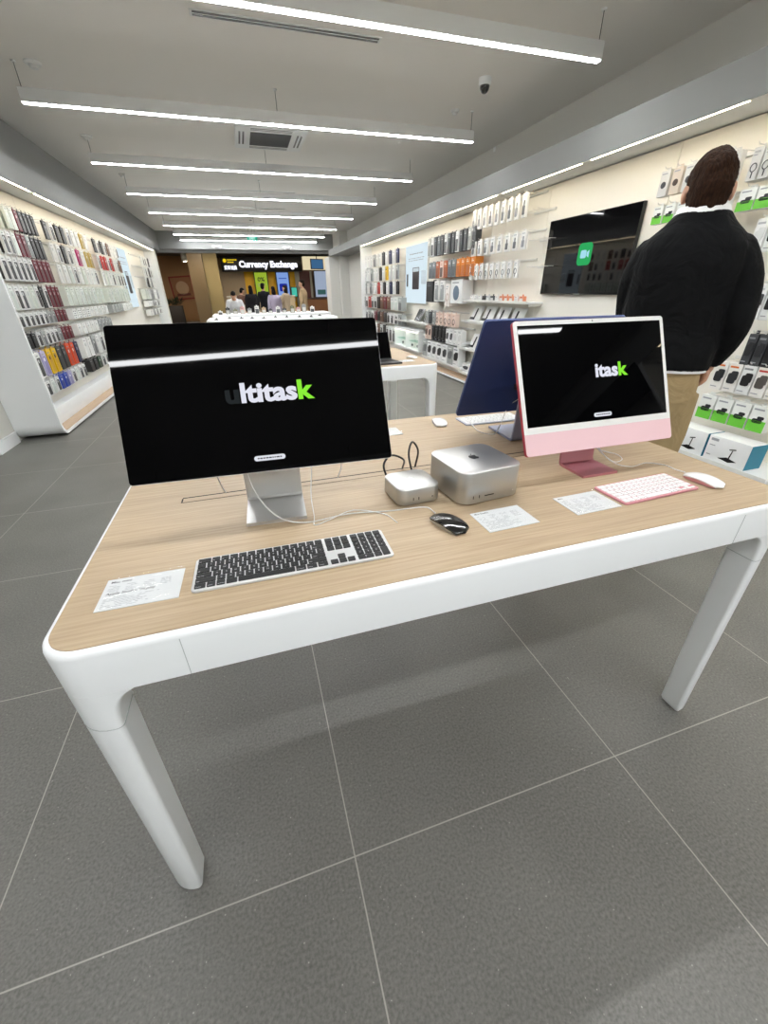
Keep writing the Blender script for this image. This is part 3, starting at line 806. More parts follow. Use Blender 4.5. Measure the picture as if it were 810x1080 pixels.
BL = ('blue', '3450b5', '22378a', 'dfe4f5'); MG = ('magenta', 'b02668', '841a4c', 'ecd0dd'); GD = ('gold', 'c2a95a', '9b8440', 'efe8d0'); BR = ('brown', '7a5a48', '5b4234', 'd8ccc4'); DGN = ('dark green', '27402f', '16291d', 'cfd8d2')
WL = ('plain white', 'f0f1ef', 'dddfdd', 'b4b8ba')
ROWZ = [(2.05, 2.25), (1.80, 2.01), (1.555, 1.775), (1.28, 1.505), (1.115, 1.245), (.905, 1.05), (.60, .86), (.405, .565)]
ROWN = ['top', 'second', 'third', 'fourth', 'fifth', 'sixth', 'seventh', 'bottom']
BW = WB
B1 = [(6.22, [GR, WC, MR, DG, BK, BK, BK]), (5.92, [W_, W_, WC, MR, MR, GY, BK, BK, BK]), (5.70, [WB, WB, W_, WB, BW, WB, MR, MR, MR, MR]), (5.60, [WC, WB, W_, WC, GR, WB, BK, WB, MR, MR, MR]), (5.58, [WB, WB, W_, WB, WB, W_, GY, GY, MR, MR, MR]), (5.58, [BK, BK, WB, GY, WB, W_, WB, GY, MR, MR, MR]), (5.58, [W_, LV, YL, YL, DG, DG, OR, OR, NV]), (5.58, [W_, WC, W_, BL, BL, LV, W_, WC, W_, W_])]
for (z0, z1), rn, (ya, cs) in zip(ROWZ, ROWN, B1):
    fill(-1, 'nearest left wall bay', rn, ya, 6.99, z0, z1, cs, d=.026, depth=2, front=.17, step=.055, wfrac=.74)
B2 = [[DG, WB, BK, BK, W_, WL, WL, GD, WL], [WL, W_, BK, W_, WL, MG, WL, GD, GD], [WL, WL, WC, W_, WL, GR, WL, WL, W_], [GR, GR, GR, WC, GR, GR, WC, GR, GR], [W_ + ('dots',)] * 4 + [WL] * 5, [WL] * 5 + [GY] * 4, [WL, WL, GY, WL, W_, W_, WL, W_, WL], [BK, BK, DGN, W_, W_, WL, W_, WL, WL]]
for i, ((z0, z1), rn, cs) in enumerate(zip(ROWZ, ROWN, B2)):
    big = i >= 3
    fill(-1, 'second left wall bay', rn, 7.25, 9.08, z0, z1, cs, d=.11 if big else .022, front=.15, name='accessory_box' if big else 'phone_case_pack', kind='accessory box' if big else 'phone case pack', wfrac=.72 if big else .6)
B3 = [[DG, WB, BK, W_, BR, WL, WL, WB], [W_, RD, RD, W_, RD, WL, W_, BR], [WL, GR, WL, W_, WL, W_, WB, WB], [GR, WC, GR, WC, GR, GR, WC, GR], [GY + ('dots',)] * 4 + [WL] * 4]
for i, ((z0, z1), rn, cs) in enumerate(zip(ROWZ, ROWN, B3)):
    big = i >= 3
    fill(-1, 'third left wall bay', rn, 9.35, 11.05, z0, z1, cs, d=.11 if big else .022, front=.15, name='accessory_box' if big else 'phone_case_pack', kind='accessory box' if big else 'phone case pack', wfrac=.72 if big else .6)
B4 = [[None, None, WL, W_, WB, WL, BK, WL], [None, None, WL, WB, WL, BK, WB, WL], [None, None, W_, BK, WL, GY, WL, WL], [GR, GR, WL, GY, GY, WL, WL, GY], [WL, WL, WL, GY, W_, WL, GY, WL], [WL, WL, GY, WL, GY, WL, W_, WL]]
for i, ((z0, z1), rn, cs) in enumerate(zip(ROWZ, ROWN, B4)):
    big = i >= 3
    fill(-1, 'farthest left wall bay', rn, 12.85, 14.75, z0, z1, cs, d=.11 if big else .022, front=.15, name='accessory_box' if big else 'phone_case_pack', kind='accessory box' if big else 'phone case pack', wfrac=.82 if big else .6)

# ------------------------------------------------------------------ lit posters
def light_poster(side, y0, y1, z0, z1, off, label):
    t = thing('light_box_poster', label, 'poster', (XP[side], (y0 + y1) / 2, z0), -side * PI / 2)
    w, h = (y1 - y0), z1 - z0
    MB().box(-w / 2, w / 2, -off, -.0005, 0, h, 0, .004).build('frame', HOOKW, t)
    fc = MB().box(-w / 2 + .01, w / 2 - .01, -off - .002, -off, .01, h - .01).build('lit_face', glow('dcedf6', 1.0, 'poster_glow'), t)
    Mx = Matrix.Translation((0, -off - .002, 0)) @ Matrix.Rotation(PI / 2, 4, 'X')
    for x0, x1, a, b in ((-.15, .16, .25, .62), (-.43, -.36, .30, .52)):
        MB().prism(rrect(x0 * w, x1 * w, a * h, b * h, .02, 4), .0, .0015, 0, Mx).build('printed_phone', mat('2b2327', .4), fc)
    mb = MB().prism(rrect(.25 * w, .46 * w, .34 * h, .56 * h, .01, 3), 0, .001, 0, Mx).prism(rrect(-.13 * w, .14 * w, .55 * h, .61 * h, .01, 3), .0015, .0022, 0, Mx)
    mb.build('printed_tablet', mat('c7d6e2', .4), fc)
    mb = MB(); rnd = random.Random(5)
    for zz, hh, a, b in ((.84, .016, -.30, .30), (.77, .012, -.36, .36), (.735, .012, -.36, .34)):
        x = a * w
        while x < b * w:
            l = rnd.uniform(.03, .08); mb.prism(rrect(x, min(x + l, b * w), zz * h, zz * h + hh, .002, 1), 0, .001, 0, Mx); x += l + .015
    mb.build('printed_lines', INK, fc)
    return t
light_poster(-1, 11.38, 12.28, 1.13, 2.30, .04, 'lit white poster with dark phones on the left wall between the third and farthest bays')
light_poster(1, 8.72, 9.97, 1.14, 2.24, .04, 'lit pale blue poster with dark phones high on the right wall')

# ------------------------------------------------------------------ wall screen on the right
a, b = at_x(580, 233.4, 3.655), at_x(678.8, 212, 3.655)
c, d2 = at_x(657.2, 310.8, 3.655), at_x(570.2, 310.5, 3.655)
y0, y1 = (b.y + c.y) / 2, (a.y + d2.y) / 2; z0, z1 = (c.z + d2.z) / 2, (a.z + b.z) / 2
tv = thing('wall_screen', 'large black wall screen with a green camera icon on the right wall', 'television', (3.70, (y0 + y1) / 2, z0), -PI / 2)
w, h = y1 - y0, z1 - z0
MB().box(-w / 2, w / 2, -.045, -.006, 0, h, 0, .004).build('housing', BLACK, tv)
MB().box(-.25, .25, -.006, -.0005, .2, .55).build('wall_bracket', BLACK, tv)
sf = MB().box(-w / 2 + .006, w / 2 - .006, -.0465, -.045, .012, h - .006).build('screen', mat('050507', .03, spec=.35, name='screen_glass_dark'), tv)
ic = at_x(616.5, 268, 3.653); u = -(ic.y - (y0 + y1) / 2); v = ic.z - z0
Mi = Matrix.Translation((u, -.0465, v)) @ Matrix.Rotation(PI / 2, 4, 'X')
icn = MB().prism(rrect(-.105, .105, -.105, .105, .045, 8), 0, .0008, 0, Mi).build('icon_tile', glow('35b566', .85, 'icon_green'), sf)
MB().prism(rrect(-.062, .026, -.038, .038, .018, 6), .0008, .0014, 0, Mi).prism([(.032, -.016), (.066, -.036), (.066, .036), (.032, .016)], .0008, .0014, 0, Mi).build('camera_glyph', glow('a8e2f2', .95), icn)
MB().box(-.05, .05, -.047, -.0465, -.0, .008).build('logo_bar', STEEL, tv)

# ------------------------------------------------------------------ right wall groups (regions read off the photograph on the pack-front plane)
def reg(xf, *px):
    P = [at_x(p[0], p[1], xf) for p in px]
    ys = sorted(p.y for p in P); zs = sorted(p.z for p in P); n = len(P) // 2
    return sum(ys[:n]) / n, sum(ys[n:]) / n, sum(zs[:n]) / n, sum(zs[n:]) / n
F1 = 3.70 - .24
AD = ('white', 'f1f1ef', '8b8d90', 'c9ccce'); ADD = ('white and grey', 'eff0ee', '55575a', 'c4c8ca')
bayR2 = 'right bay beside wall screen'
y0, y1, z0, z1 = reg(F1, (497, 222), (497, 247), (556, 205), (556, 240)); z0 = z1 - .27
fill(1, bayR2, 'top', y0, y1, z0 + .03, z1, [AD, AD + (), AD, ADD, AD, ADD, ADD, AD, ADD][::-1], 'adapter', .03, 'charger_pack', 'charger pack', 1, .24, .55)
y0, y1, z0, z1 = reg(F1, (496, 255), (496, 268), (556, 250), (556, 262))
fill(1, bayR2, 'second', y0, y1, z0 - .02, z1 + .03, [ADD, AD, ADD, ADD, AD, ADD, ADD, AD][::-1], 'adapter', .03, 'charger_pack', 'charger pack', 1, .24, .55)
y0, y1, z0, z1 = reg(F1, (494, 282), (494, 294), (547, 277), (547, 291))
fill(1, bayR2, 'third', y0, y1, z0 - .02, z1 + .02, [ADD] * 9, 'cable', .025, 'cable_pack', 'cable pack', 1, .24, .6)
for px, py, rn in ((560, 222, 'top'), (566, 252, 'second'), (564, 281, 'third')):
    p = at_x(px, py, 3.5)
    hook_rail(1, p.y - .22, p.y + .20, p.z, [p.y - .15, p.y - .05, p.y + .05, p.y + .15], .2, f'empty white hook rail at the near end of the {rn} row beside wall screen')
def shelf(name, label, y0, y1, z, depth, th=.022, group='white shelves on the right wall', tilt=0):
    t = thing(name, label, 'shelf', (3.70, (y0 + y1) / 2, z), -PI / 2)
    w = (y1 - y0) / 2
    MB().box(-w, w, -depth, -.0005, -th, 0, 0, .003).build('board', WHITE, t)
    MB().box(-w, w, -depth - .004, -depth, -th, .012, 0, .001).build('front_lip', HOOKW, t)
    for x in (-w + .04, w - .04): MB().box(x - .008, x + .008, -depth * .8, -.001, -th - .03, -th, 0, .002).build('bracket', HOOKW, t)
    return t
y0, y1, z0, z1 = reg(F1, (488, 317), (488, 316), (556, 318), (556, 317))
shelf('wall_shelf', 'white shelf of small white, dark and orange boxes beside the black wall screen', y0, y1, z0, .24)
n = 12
for k in range(n):
    c = ['f0f0ee', 'f0f0ee', 'eeeeec', '3b3d40', 'c9ccce', '4a4c50', 'e6e4e0', 'e99a78', 'e99a78', 'e99a78', 'efe7e2', 'e99a78'][n - 1 - k]
    nmw = {'3b3d40': 'dark', '4a4c50': 'dark grey', 'e99a78': 'orange', 'c9ccce': 'silver'}.get(c, 'white')
    lab = f'small {nmw} box standing on the long white shelf beside the wall screen'
    me = pack('solid', .085, .065, .05, c, 'd9dad8' if nmw != 'dark' else '151516', '55575a')
    place(1, 'small_box', me, y0 + .18 + (y1 - y0 - .3) * k / n, z0 + .001, .16, lab, 'box', lab)
def slanted(y, z, label, w=.2, h=.24, grp=None):
    t = thing('slanted_display_stand', label, 'display stand', (3.70 - .14, y, z + .001), -PI / 2, grp)
    M = Matrix.Rotation(-.45, 4, 'X')
    MB().box(-w / 2, w / 2, -.006, .0, .008, h, 0, .002, 2, M).build('panel', mat('f0f0ee', .4), t)
    MB().box(-w / 2, w / 2, -.05, .09, 0, .008, 0, .002).build('foot', mat('e6e6e4', .4), t)
    MB().box(-w * .42, -w * .02, -.030, -.006, .018, .05, 0, .004, 2, M).box(-w * .10, -w * .02, -.02, -.006, .05, h * .8, 0, .003, 2, M).build('device', DG and mat('26272a', .4), t)
    return t
y0, y1, z0, z1 = reg(F1, (488, 338), (488, 338), (540, 338), (540, 337))
shelf('wall_shelf', 'white shelf carrying a row of four slanted white stands, above the blue computer', y0 - .1, y1 + .05, z0, .24)
for k, q in enumerate(['nearest', 'second nearest', 'third', 'farthest']):
    slanted(y0 + .10 + k * (y1 - y0 - .15) / 3.4, z0, f'slanted white display stand with dark device, {q} on the shelf above the blue computer', .3)
y0, y1, z0, z1 = reg(F1, (484, 366), (484, 366), (512, 366), (512, 366))
shelf('wall_shelf', 'short white shelf with two slanted stands partly behind the blue computer', y0 - .5, y1 + .05, z0, .24)
for k, q in enumerate(['nearer', 'farther']):
    slanted(y0 + .15 + k * .42, z0, f'{q} slanted white stand on the lower shelf at the edge of the blue computer', .3)
y0, y1, z0, z1 = reg(F1, (483, 391), (483, 391), (495, 394), (495, 394))
shelf('wall_shelf', 'lowest short white shelf with white boxes, left of the blue computer', y0 - .4, y1 + .05, z0, .24)
for k in range(3):
    place(1, 'accessory_box', pack('gear', .24, .13, .12, 'f0f0ee', '3a3b3e', 'c9ccce'), y0 - .05 + k * .34, z0 + .001, .05, 'white box lying low on the lowest shelf left of the blue computer', 'box', 'white boxes on the lowest right wall shelf')
bayR3 = 'middle right wall bay'
CG = ('charcoal', '3f4245', '1e1f21', '96999b'); LG = ('light grey', 'bfc2bf', '8c908e', 'ecedec'); ORG = ('orange', 'd9822b', 'b86414', 'f2e3cf'); CP = ('copper', 'c2683a', '964a22', 'eedccd'); SL = ('slate', '7f868a', '565c60', 'd3d7d9'); PK = ('peach', 'ead3c6', '5d4a42', 'c99f8c')
y0, y1, z0, z1 = reg(F1, (451, 250), (451, 269), (502, 241), (502, 265))
fill(1, bayR3, 'top', y0, y1, z0, z1, [CG, LG, CG, CG, W_, CG, CG, W_, CG, SL, CG, W_, LG][::1], 'solid', .10, 'tablet_case_pack', 'tablet case pack', 1, .24, .7)
y0, y1, z0, z1 = reg(F1, (452, 276), (452, 292), (501, 272), (501, 293))
fill(1, bayR3, 'second', y0, y1, z0, z1, [ORG, ORG, ORG, ORG, SL, SL, CP, PK, CP, SL, SL], 'solid', .14, 'tablet_case_pack', 'tablet case pack', 1, .24, .82)
y0, y1, z0, z1 = reg(F1, (449, 296), (449, 318), (488, 296), (488, 321))
pw = (y1 - y0)
place(1, 'tall_box', pack('knob', .42, z1 - z0, .2, 'eef0f0', '6c7f94', 'c9ccce'), y0 + .24, z0, .04, 'large white box with blue grey round picture in the middle bay of the right wall', 'box')
place(1, 'tall_box', pack('cable', .16, z1 - z0, .2, 'efe9e4', 'cdb9ab', 'c9ccce'), y0 + .57, z0 - .05, .04, 'tall narrow cream box beside the large white box with round picture', 'box')
for k in range(2): place(1, 'tall_box', pack('case', .20, z1 - z0 - .02, .2, 'f0f1ee', '9b9fa0', 'c9ccce'), y0 + .80 + k * .24, z0 + .02, .04, 'tall white box left of the cream box in the middle bay', 'box', 'pair of tall white boxes in the middle bay')
place(1, 'carry_case', pack('solid', .30, z1 - z0, .22, '2d3033', '1c1e20', '5a5d60'), y1 - .2, z0, .03, 'dark grey carry case hanging at the left of the tall white boxes', 'case')
hook_rail(1, y0, y1, z1 + .012, [y0 + .24, y0 + .8, y0 + 1.04, y1 - .2], .2, 'white hook rail holding the tall white boxes, middle bay of the right wall')
y0, y1, z0, z1 = reg(F1, (448, 333), (448, 343), (481, 326), (481, 343))
fill(1, bayR3, 'fourth', y0, y1, z0, z1, [PK, PK, PK, PK, PK, GY, DG, GY], 'cable', .08, 'cable_pack', 'cable pack', 1, .24, .75)
y0, y1, z0, z1 = reg(F1, (448, 344), (448, 360), (487, 347), (487, 362))
fill(1, bayR3, 'fifth', y0, y1, z0, z1, [WL, WL, W_, W_, BK, BK, BK, BK, PK, PK], 'gear', .10, 'cable_pack', 'cable pack', 1, .24, .75)
y0b, y1b, z0b, z1b = reg(F1, (445, 363), (445, 382), (485, 364), (485, 387)); z0b = max(z0b, .215); z1b = max(z1b, z0b + .34)
shelf('wall_shelf', 'long white shelf above the lowest boxed accessories, middle bay of the right wall', y0b, y1b, z1b + .05, .22)
shelf('wall_shelf', 'lowest white shelf of boxed accessories, middle bay of the right wall', y0b - .05, y1b, z0b - .012, .25)
fill(1, bayR3, 'lowest', y0b + .06, y1b, z0b - .010, z1b - .04, [WB, GY, W_, WB, W_, WB, GY], 'gear', .14, 'accessory_box', 'accessory box', 1, .23, .88, rail=False)
# bay beyond the poster
bayR4 = 'right bay past lit poster'
y0, y1, z0, z1 = reg(F1, (381, 272), (381, 283), (419, 262), (419, 278))
fill(1, bayR4, 'top', y0, y1, z0, z1, [NV, WL, NV, WL, BK, WL, WL, GY, WL, WL, WL, WL], 'solid', .03, 'phone_case_pack', 'phone case pack', 1, .2, .62)
y0, y1, z0, z1 = reg(F1, (381, 284), (381, 297), (419, 281), (419, 295))
fill(1, bayR4, 'second', y0, y1, z0, z1, [GY, WL, WL, YL, WL, BK, WL, WL, GY, WL, WL, WL], 'solid', .03, 'phone_case_pack', 'phone case pack', 1, .2, .62)
y0, y1, z0, z1 = reg(F1, (383, 299), (383, 311), (419, 297), (419, 309))
fill(1, bayR4, 'third', y0, y1, z0, z1, [BK, WL, NV, WL, BK, WL, RD, WL, WL, GY, WL, GY], 'solid', .03, 'phone_case_pack', 'phone case pack', 1, .2, .62)
y0, y1, z0, z1 = reg(F1, (383, 314), (383, 325), (424, 312), (424, 326))
fill(1, bayR4, 'fourth', y0, y1, z0, z1, [GY, WC, WC, BR, MR, BR, BK, W_, W_, RD, W_, GY], 'solid', .12, 'accessory_box', 'accessory box', 1, .24, .8)
y0, y1, z0, z1 = reg(F1, (383, 330), (383, 337), (424, 328), (424, 341))
fill(1, bayR4, 'fifth', y0, y1, z0, z1, [GY, W_, W_, WB, BK, BR, BK, MR, W_, GY, W_, W_], 'case', .12, 'accessory_box', 'accessory box', 1, .24, .8)
y0, y1, z0, z1 = reg(F1, (395, 343), (395, 358), (417, 343), (417, 358))
fill(1, bayR4, 'sixth', y0, y1, z0, z1, [W_, WB, W_, BK, W_, BR, W_], 'case', .12, 'accessory_box', 'accessory box', 1, .24, .8)
# shelf with two leaning tablets and lit cabinet under the poster
p0, p1 = at_x(416, 339, F1), at_x(450, 342, F1)
shelf('wall_shelf', 'white shelf with two dark leaning tablets under the lit poster on the right wall', p1.y, p0.y, p1.z, .28)
for px, q in ((437, 'farther'), (447, 'nearer')):
    p = at_x(px, 337, F1 + .05)
    t = thing('tablet', f'{q} of two dark tablets leaning on the shelf under the lit poster', 'tablet', (3.57, p.y, p1.z + .001), -PI / 2)
    M = Matrix.Rotation(-.5, 4, 'X')
    MB().box(-.17, .17, -.01, 0, .006, .27, 0, .004, 2, M).build('body', ALUD, t)
    MB().box(-.162, .162, -.011, -.01, .014, .262, 0, 0, 2, M).build('screen', mat('141416', .15), t)
    MB().box(-.06, .06, -.03, .1, 0, .006, 0, .001).build('easel_foot', HOOKW, t)
ca, cb = at_x(416, 347, 3.44), at_x(441, 372, 3.44)
y0, y1, z1 = cb.y, ca.y, .66
cbn = thing('display_cabinet', 'low white cabinet with two lit niches under the lit poster', 'cabinet', (3.70, (y0 + y1) / 2, .0), -PI / 2)
w = (y1 - y0) / 2
mb = MB()
mb.box(-w, w, -.03, -.0005, .22, z1); mb.box(-w, w, -.26, -.03, z1 - .05, z1, 0, .004); mb.box(-w, w, -.26, -.03, .22, .26, 0, .004)
for x in (-w, -.01, w - .03): mb.box(x, x + .03, -.259, -.03, .26, z1 - .05)
mb.build('body', WHITE, cbn)
MB().box(-w + .03, w - .03, -.24, -.20, z1 - .062, z1 - .052).build('niche_light', glow('fffbe6', 5.0), cbn)
MB().box(-w + .03, w - .03, -.20, -.03, .40, .408).build('niche_shelf', clear('e8f4f0'), cbn)
for k, x in enumerate((-.5, -.15, .15, .5)):
    o = link('accessory_box', pack('gear', .16, .11, .1, 'f0f1ee', '55575a', 'c9ccce'), None, (3.70 - .05, (y0 + y1) / 2 - x * w * 1.2, .261), -PI / 2, 'small white box inside the lit niche of the low cabinet under the poster', 'box', 'boxes inside the lit cabinet')

# near right bay, behind and beside the man
bayN = 'right bay behind the man'
BE = ('beige', 'd9cdbd', '4a3b33', 'c7ac82'); GN = ('white and green', 'edf0ec', '23252a', '6cc63c'); CB = ('pale grey', 'd6d6d2', '3a3b3e', 'b0b2b0')
def near(px, row, cols, style, d, name, kind, wf, xf=F1, hadj=0):
    y0, y1, z0, z1 = reg(xf, *px); fill(1, bayN, row, y0, y1, z0, z1, cols, style, d, name, kind, 1, 3.70 - xf, wf)
near([(692, 203), (699, 174), (775, 197), (780, 167)], 'top', [CB, CB, BE, CB, BE, CB], 'knob', .05, 'cable_pack', 'cable pack', .8)
near([(786, 196), (790, 163), (830, 178), (834, 140)], 'top near', [CB, CB, CB], 'cable', .10, 'cable_pack', 'cable pack', .85)
near([(685, 235), (691, 216), (766, 228), (770, 206)], 'second', [GN, GN, GN, GN, GN, GN], 'green', .05, 'adapter_pack', 'adapter pack', .85)
near([(774, 226), (779, 203), (838, 212), (842, 186)], 'second near', [GN, GN, GN], 'green', .08, 'adapter_pack', 'adapter pack', .92)
near([(790, 268), (795, 232), (838, 262), (842, 225)], 'third', [WL, WB, WL], 'gear', .05, 'adapter_pack', 'adapter pack', .85)
near([(790, 338), (795, 300), (830, 338), (836, 300)], 'fourth', [W_, WB, W_], 'gear', .05, 'adapter_pack', 'adapter pack', .85)
near([(779, 385), (788, 355), (826, 390), (838, 352)], 'fifth', [DG, BK, DG, DG], 'gear', .06, 'adapter_pack', 'adapter pack', .85)
OW = ('white and orange', 'f0eee9', '2a2b2e', 'e07a38'); RW = ('white and red', 'f0eee9', '55504c', 'c23b32')
near([(742, 412), (757, 388), (822, 420), (838, 383)], 'sixth', [RW, RW, WB, OW, OW], 'gear', .06, 'adapter_pack', 'adapter pack', .9)
near([(729, 440), (741, 420), (806, 456), (816, 426)], 'seventh', [GN, GN, GN, GN], 'green', .06, 'adapter_pack', 'adapter pack', .9)
XS = 3.32
a, b = at_x(700, 466, XS), at_x(790, 505, XS)
zsh = (a.z + b.z) / 2
sh = shelf('wall_shelf', 'lowest white shelf with two white and blue boxes, right of the front table', b.y - .1, a.y + .05, zsh, 3.70 - XS, .03)
for (pa, pb), q in ((((704, 467), (742, 476)), 'farther'), (((741, 477), (787, 492)), 'nearer')):
    a, b = at_x(*pa, XS + .03), at_x(*pb, XS + .03)
    w = a.y - b.y - .02; h = .19
    t = thing('boxed_stand', f'{q} white box with teal side on the lowest shelf right of the front table', 'box', (XS + .03, (a.y + b.y) / 2, zsh + .001), -PI / 2)
    MB().box(-w / 2, w / 2, 0, .17, 0, h, 0, .002).build('carton', mat('eef0f0', .45), t)
    MB().box(w / 2, w / 2 + .001, .0, .17, .002, h - .002).build('side_print', mat('1f7d99', .5), t)
    Mx = Matrix.Rotation(PI / 2, 4, 'X')
    mb = MB(); mb.prism([(-w * .15, h * .18), (w * .12, h * .12), (w * .30, h * .22), (w * .05, h * .30)], 0, .001, 0, Mx)
    mb.prism([(w * .08, h * .22), (w * .11, h * .22), (w * .14, h * .62), (w * .12, h * .62)], 0, .0012, 0, Mx).prism([(w * .05, h * .60), (w * .2, h * .66), (w * .19, h * .70), (w * .05, h * .64)], 0, .0014, 0, Mx)
    mb.build('printed_picture', BLACK, t)
    mb = MB(); mb.prism(rrect(-w * .44, -w * .26, h * .80, h * .90, .003, 2), 0, .001, 0, Mx).prism(rrect(-w * .44, -w * .30, h * .60, h * .63, .001, 1), 0, .001, 0, Mx).prism(rrect(-w * .44, -w * .34, h * .2, h * .23, .001, 1), 0, .001, 0, Mx)
    mb.build('printed_lines', INK, t)
# ------------------------------------------------------------------ tables farther back
display_table(-.39, 1.43, 3.08, 4.2, 'second display table behind the front one, its right end visible past the big screen', False)
def laptop(x, y, rz, label, open_deg=105, w=.31):
    t = thing('laptop', label, 'laptop', (x, y, TZ), rz)
    d = .22
    b = MB().prism(rrect(-w / 2, w / 2, -d / 2, d / 2, .01, 5), .001, .012).build('base', mat('4a4c50', .35, .7), t)
    MB().box(-w * .43, w * .43, -.02, .085, .012, .0126).build('keys', KEYK, b)
    MB().box(-w * .2, w * .2, -.1, -.03, .012, .0123).build('touchpad', mat('55575b', .3, .6), b)
    M = Matrix.Translation((0, d / 2 - .004, .012)) @ Matrix.Rotation(math.radians(90 - open_deg), 4, 'X')
    l = MB().box(-w / 2, w / 2, -.001, .005, 0, .215, 0, .002, 2, M).build('lid', mat('4a4c50', .35, .7), t)
    MB().box(-w / 2 + .004, w / 2 - .004, -.0016, -.001, .006, .211, 0, 0, 2, M).build('screen', SCREENK, l)
    return t
lp = at_z(408, 383, TZ)
laptop(.985, 3.27, .1, 'open dark laptop on the second table, just right of the big screen', 112)
price_card('white price card beside the laptop on the second table', (1.215, 3.3, TZ), .05, .15, .1, [], 11)
mouse('small white mouse beyond the price card on the second table', (1.32, 3.42, TZ), .4, mat('f3f3f3', .18), ALU)
display_table(-.75, 2.05, 9.95, 11.05, 'far display table, top whitened for glare, its goods visible above the big screen', False, WHITE)  # top coloured white to stand in for glare and pale goods
display_table(-.75, 2.30, 12.1, 13.2, 'farthest display table with small boxed goods, nearest the shop front', False, WHITE)  # same glare put into the colour of this top
rnd = random.Random(12)
cols = [('white', 'ededea'), ('black', '1d1d1f'), ('olive', '7b7a55'), ('pink', 'e3b1ac'), ('grey', '9a9c9b'), ('white', 'f2f2ee'), ('tan', 'b79b78'), ('black', '222325')]
for i in range(14):
    c = cols[i % 8]; x = -.55 + i * .185; y = 12.45 + (i * 37 % 5) * .11; h = .08 + (i * 53 % 7) * .017
    lab = f'{c[0]} boxed item standing on the farthest display table'
    o = link('boxed_item', pack('solid', .11, h, .07, c[1], 'd6d6d2' if c[0] != 'white' else '55575a', '8b8d90'), None, (x, y, TZ), 0, lab, 'box', lab)
for i in range(10):
    x = -.55 + i * .25; y = 10.2 + (i * 31 % 4) * .1
    lab = 'small dark device lying on the far display table with whitened top'
    t = link('handheld_device', pack('solid', .075, .012, .15, '26272a', '111113', '3b3d40'), None, (x, y, TZ), rnd.uniform(-.3, .3), lab, 'device', lab)
for i in range(5):
    x = -.4 + i * .5; lab = 'small white card on the far display table with whitened top'
    link('price_tag', MB().box(-.05, .05, -.035, .035, 0, .006, 0, .001).data('card', PAPER), None, (x, 10.75, TZ), .1, lab, 'price card', lab)

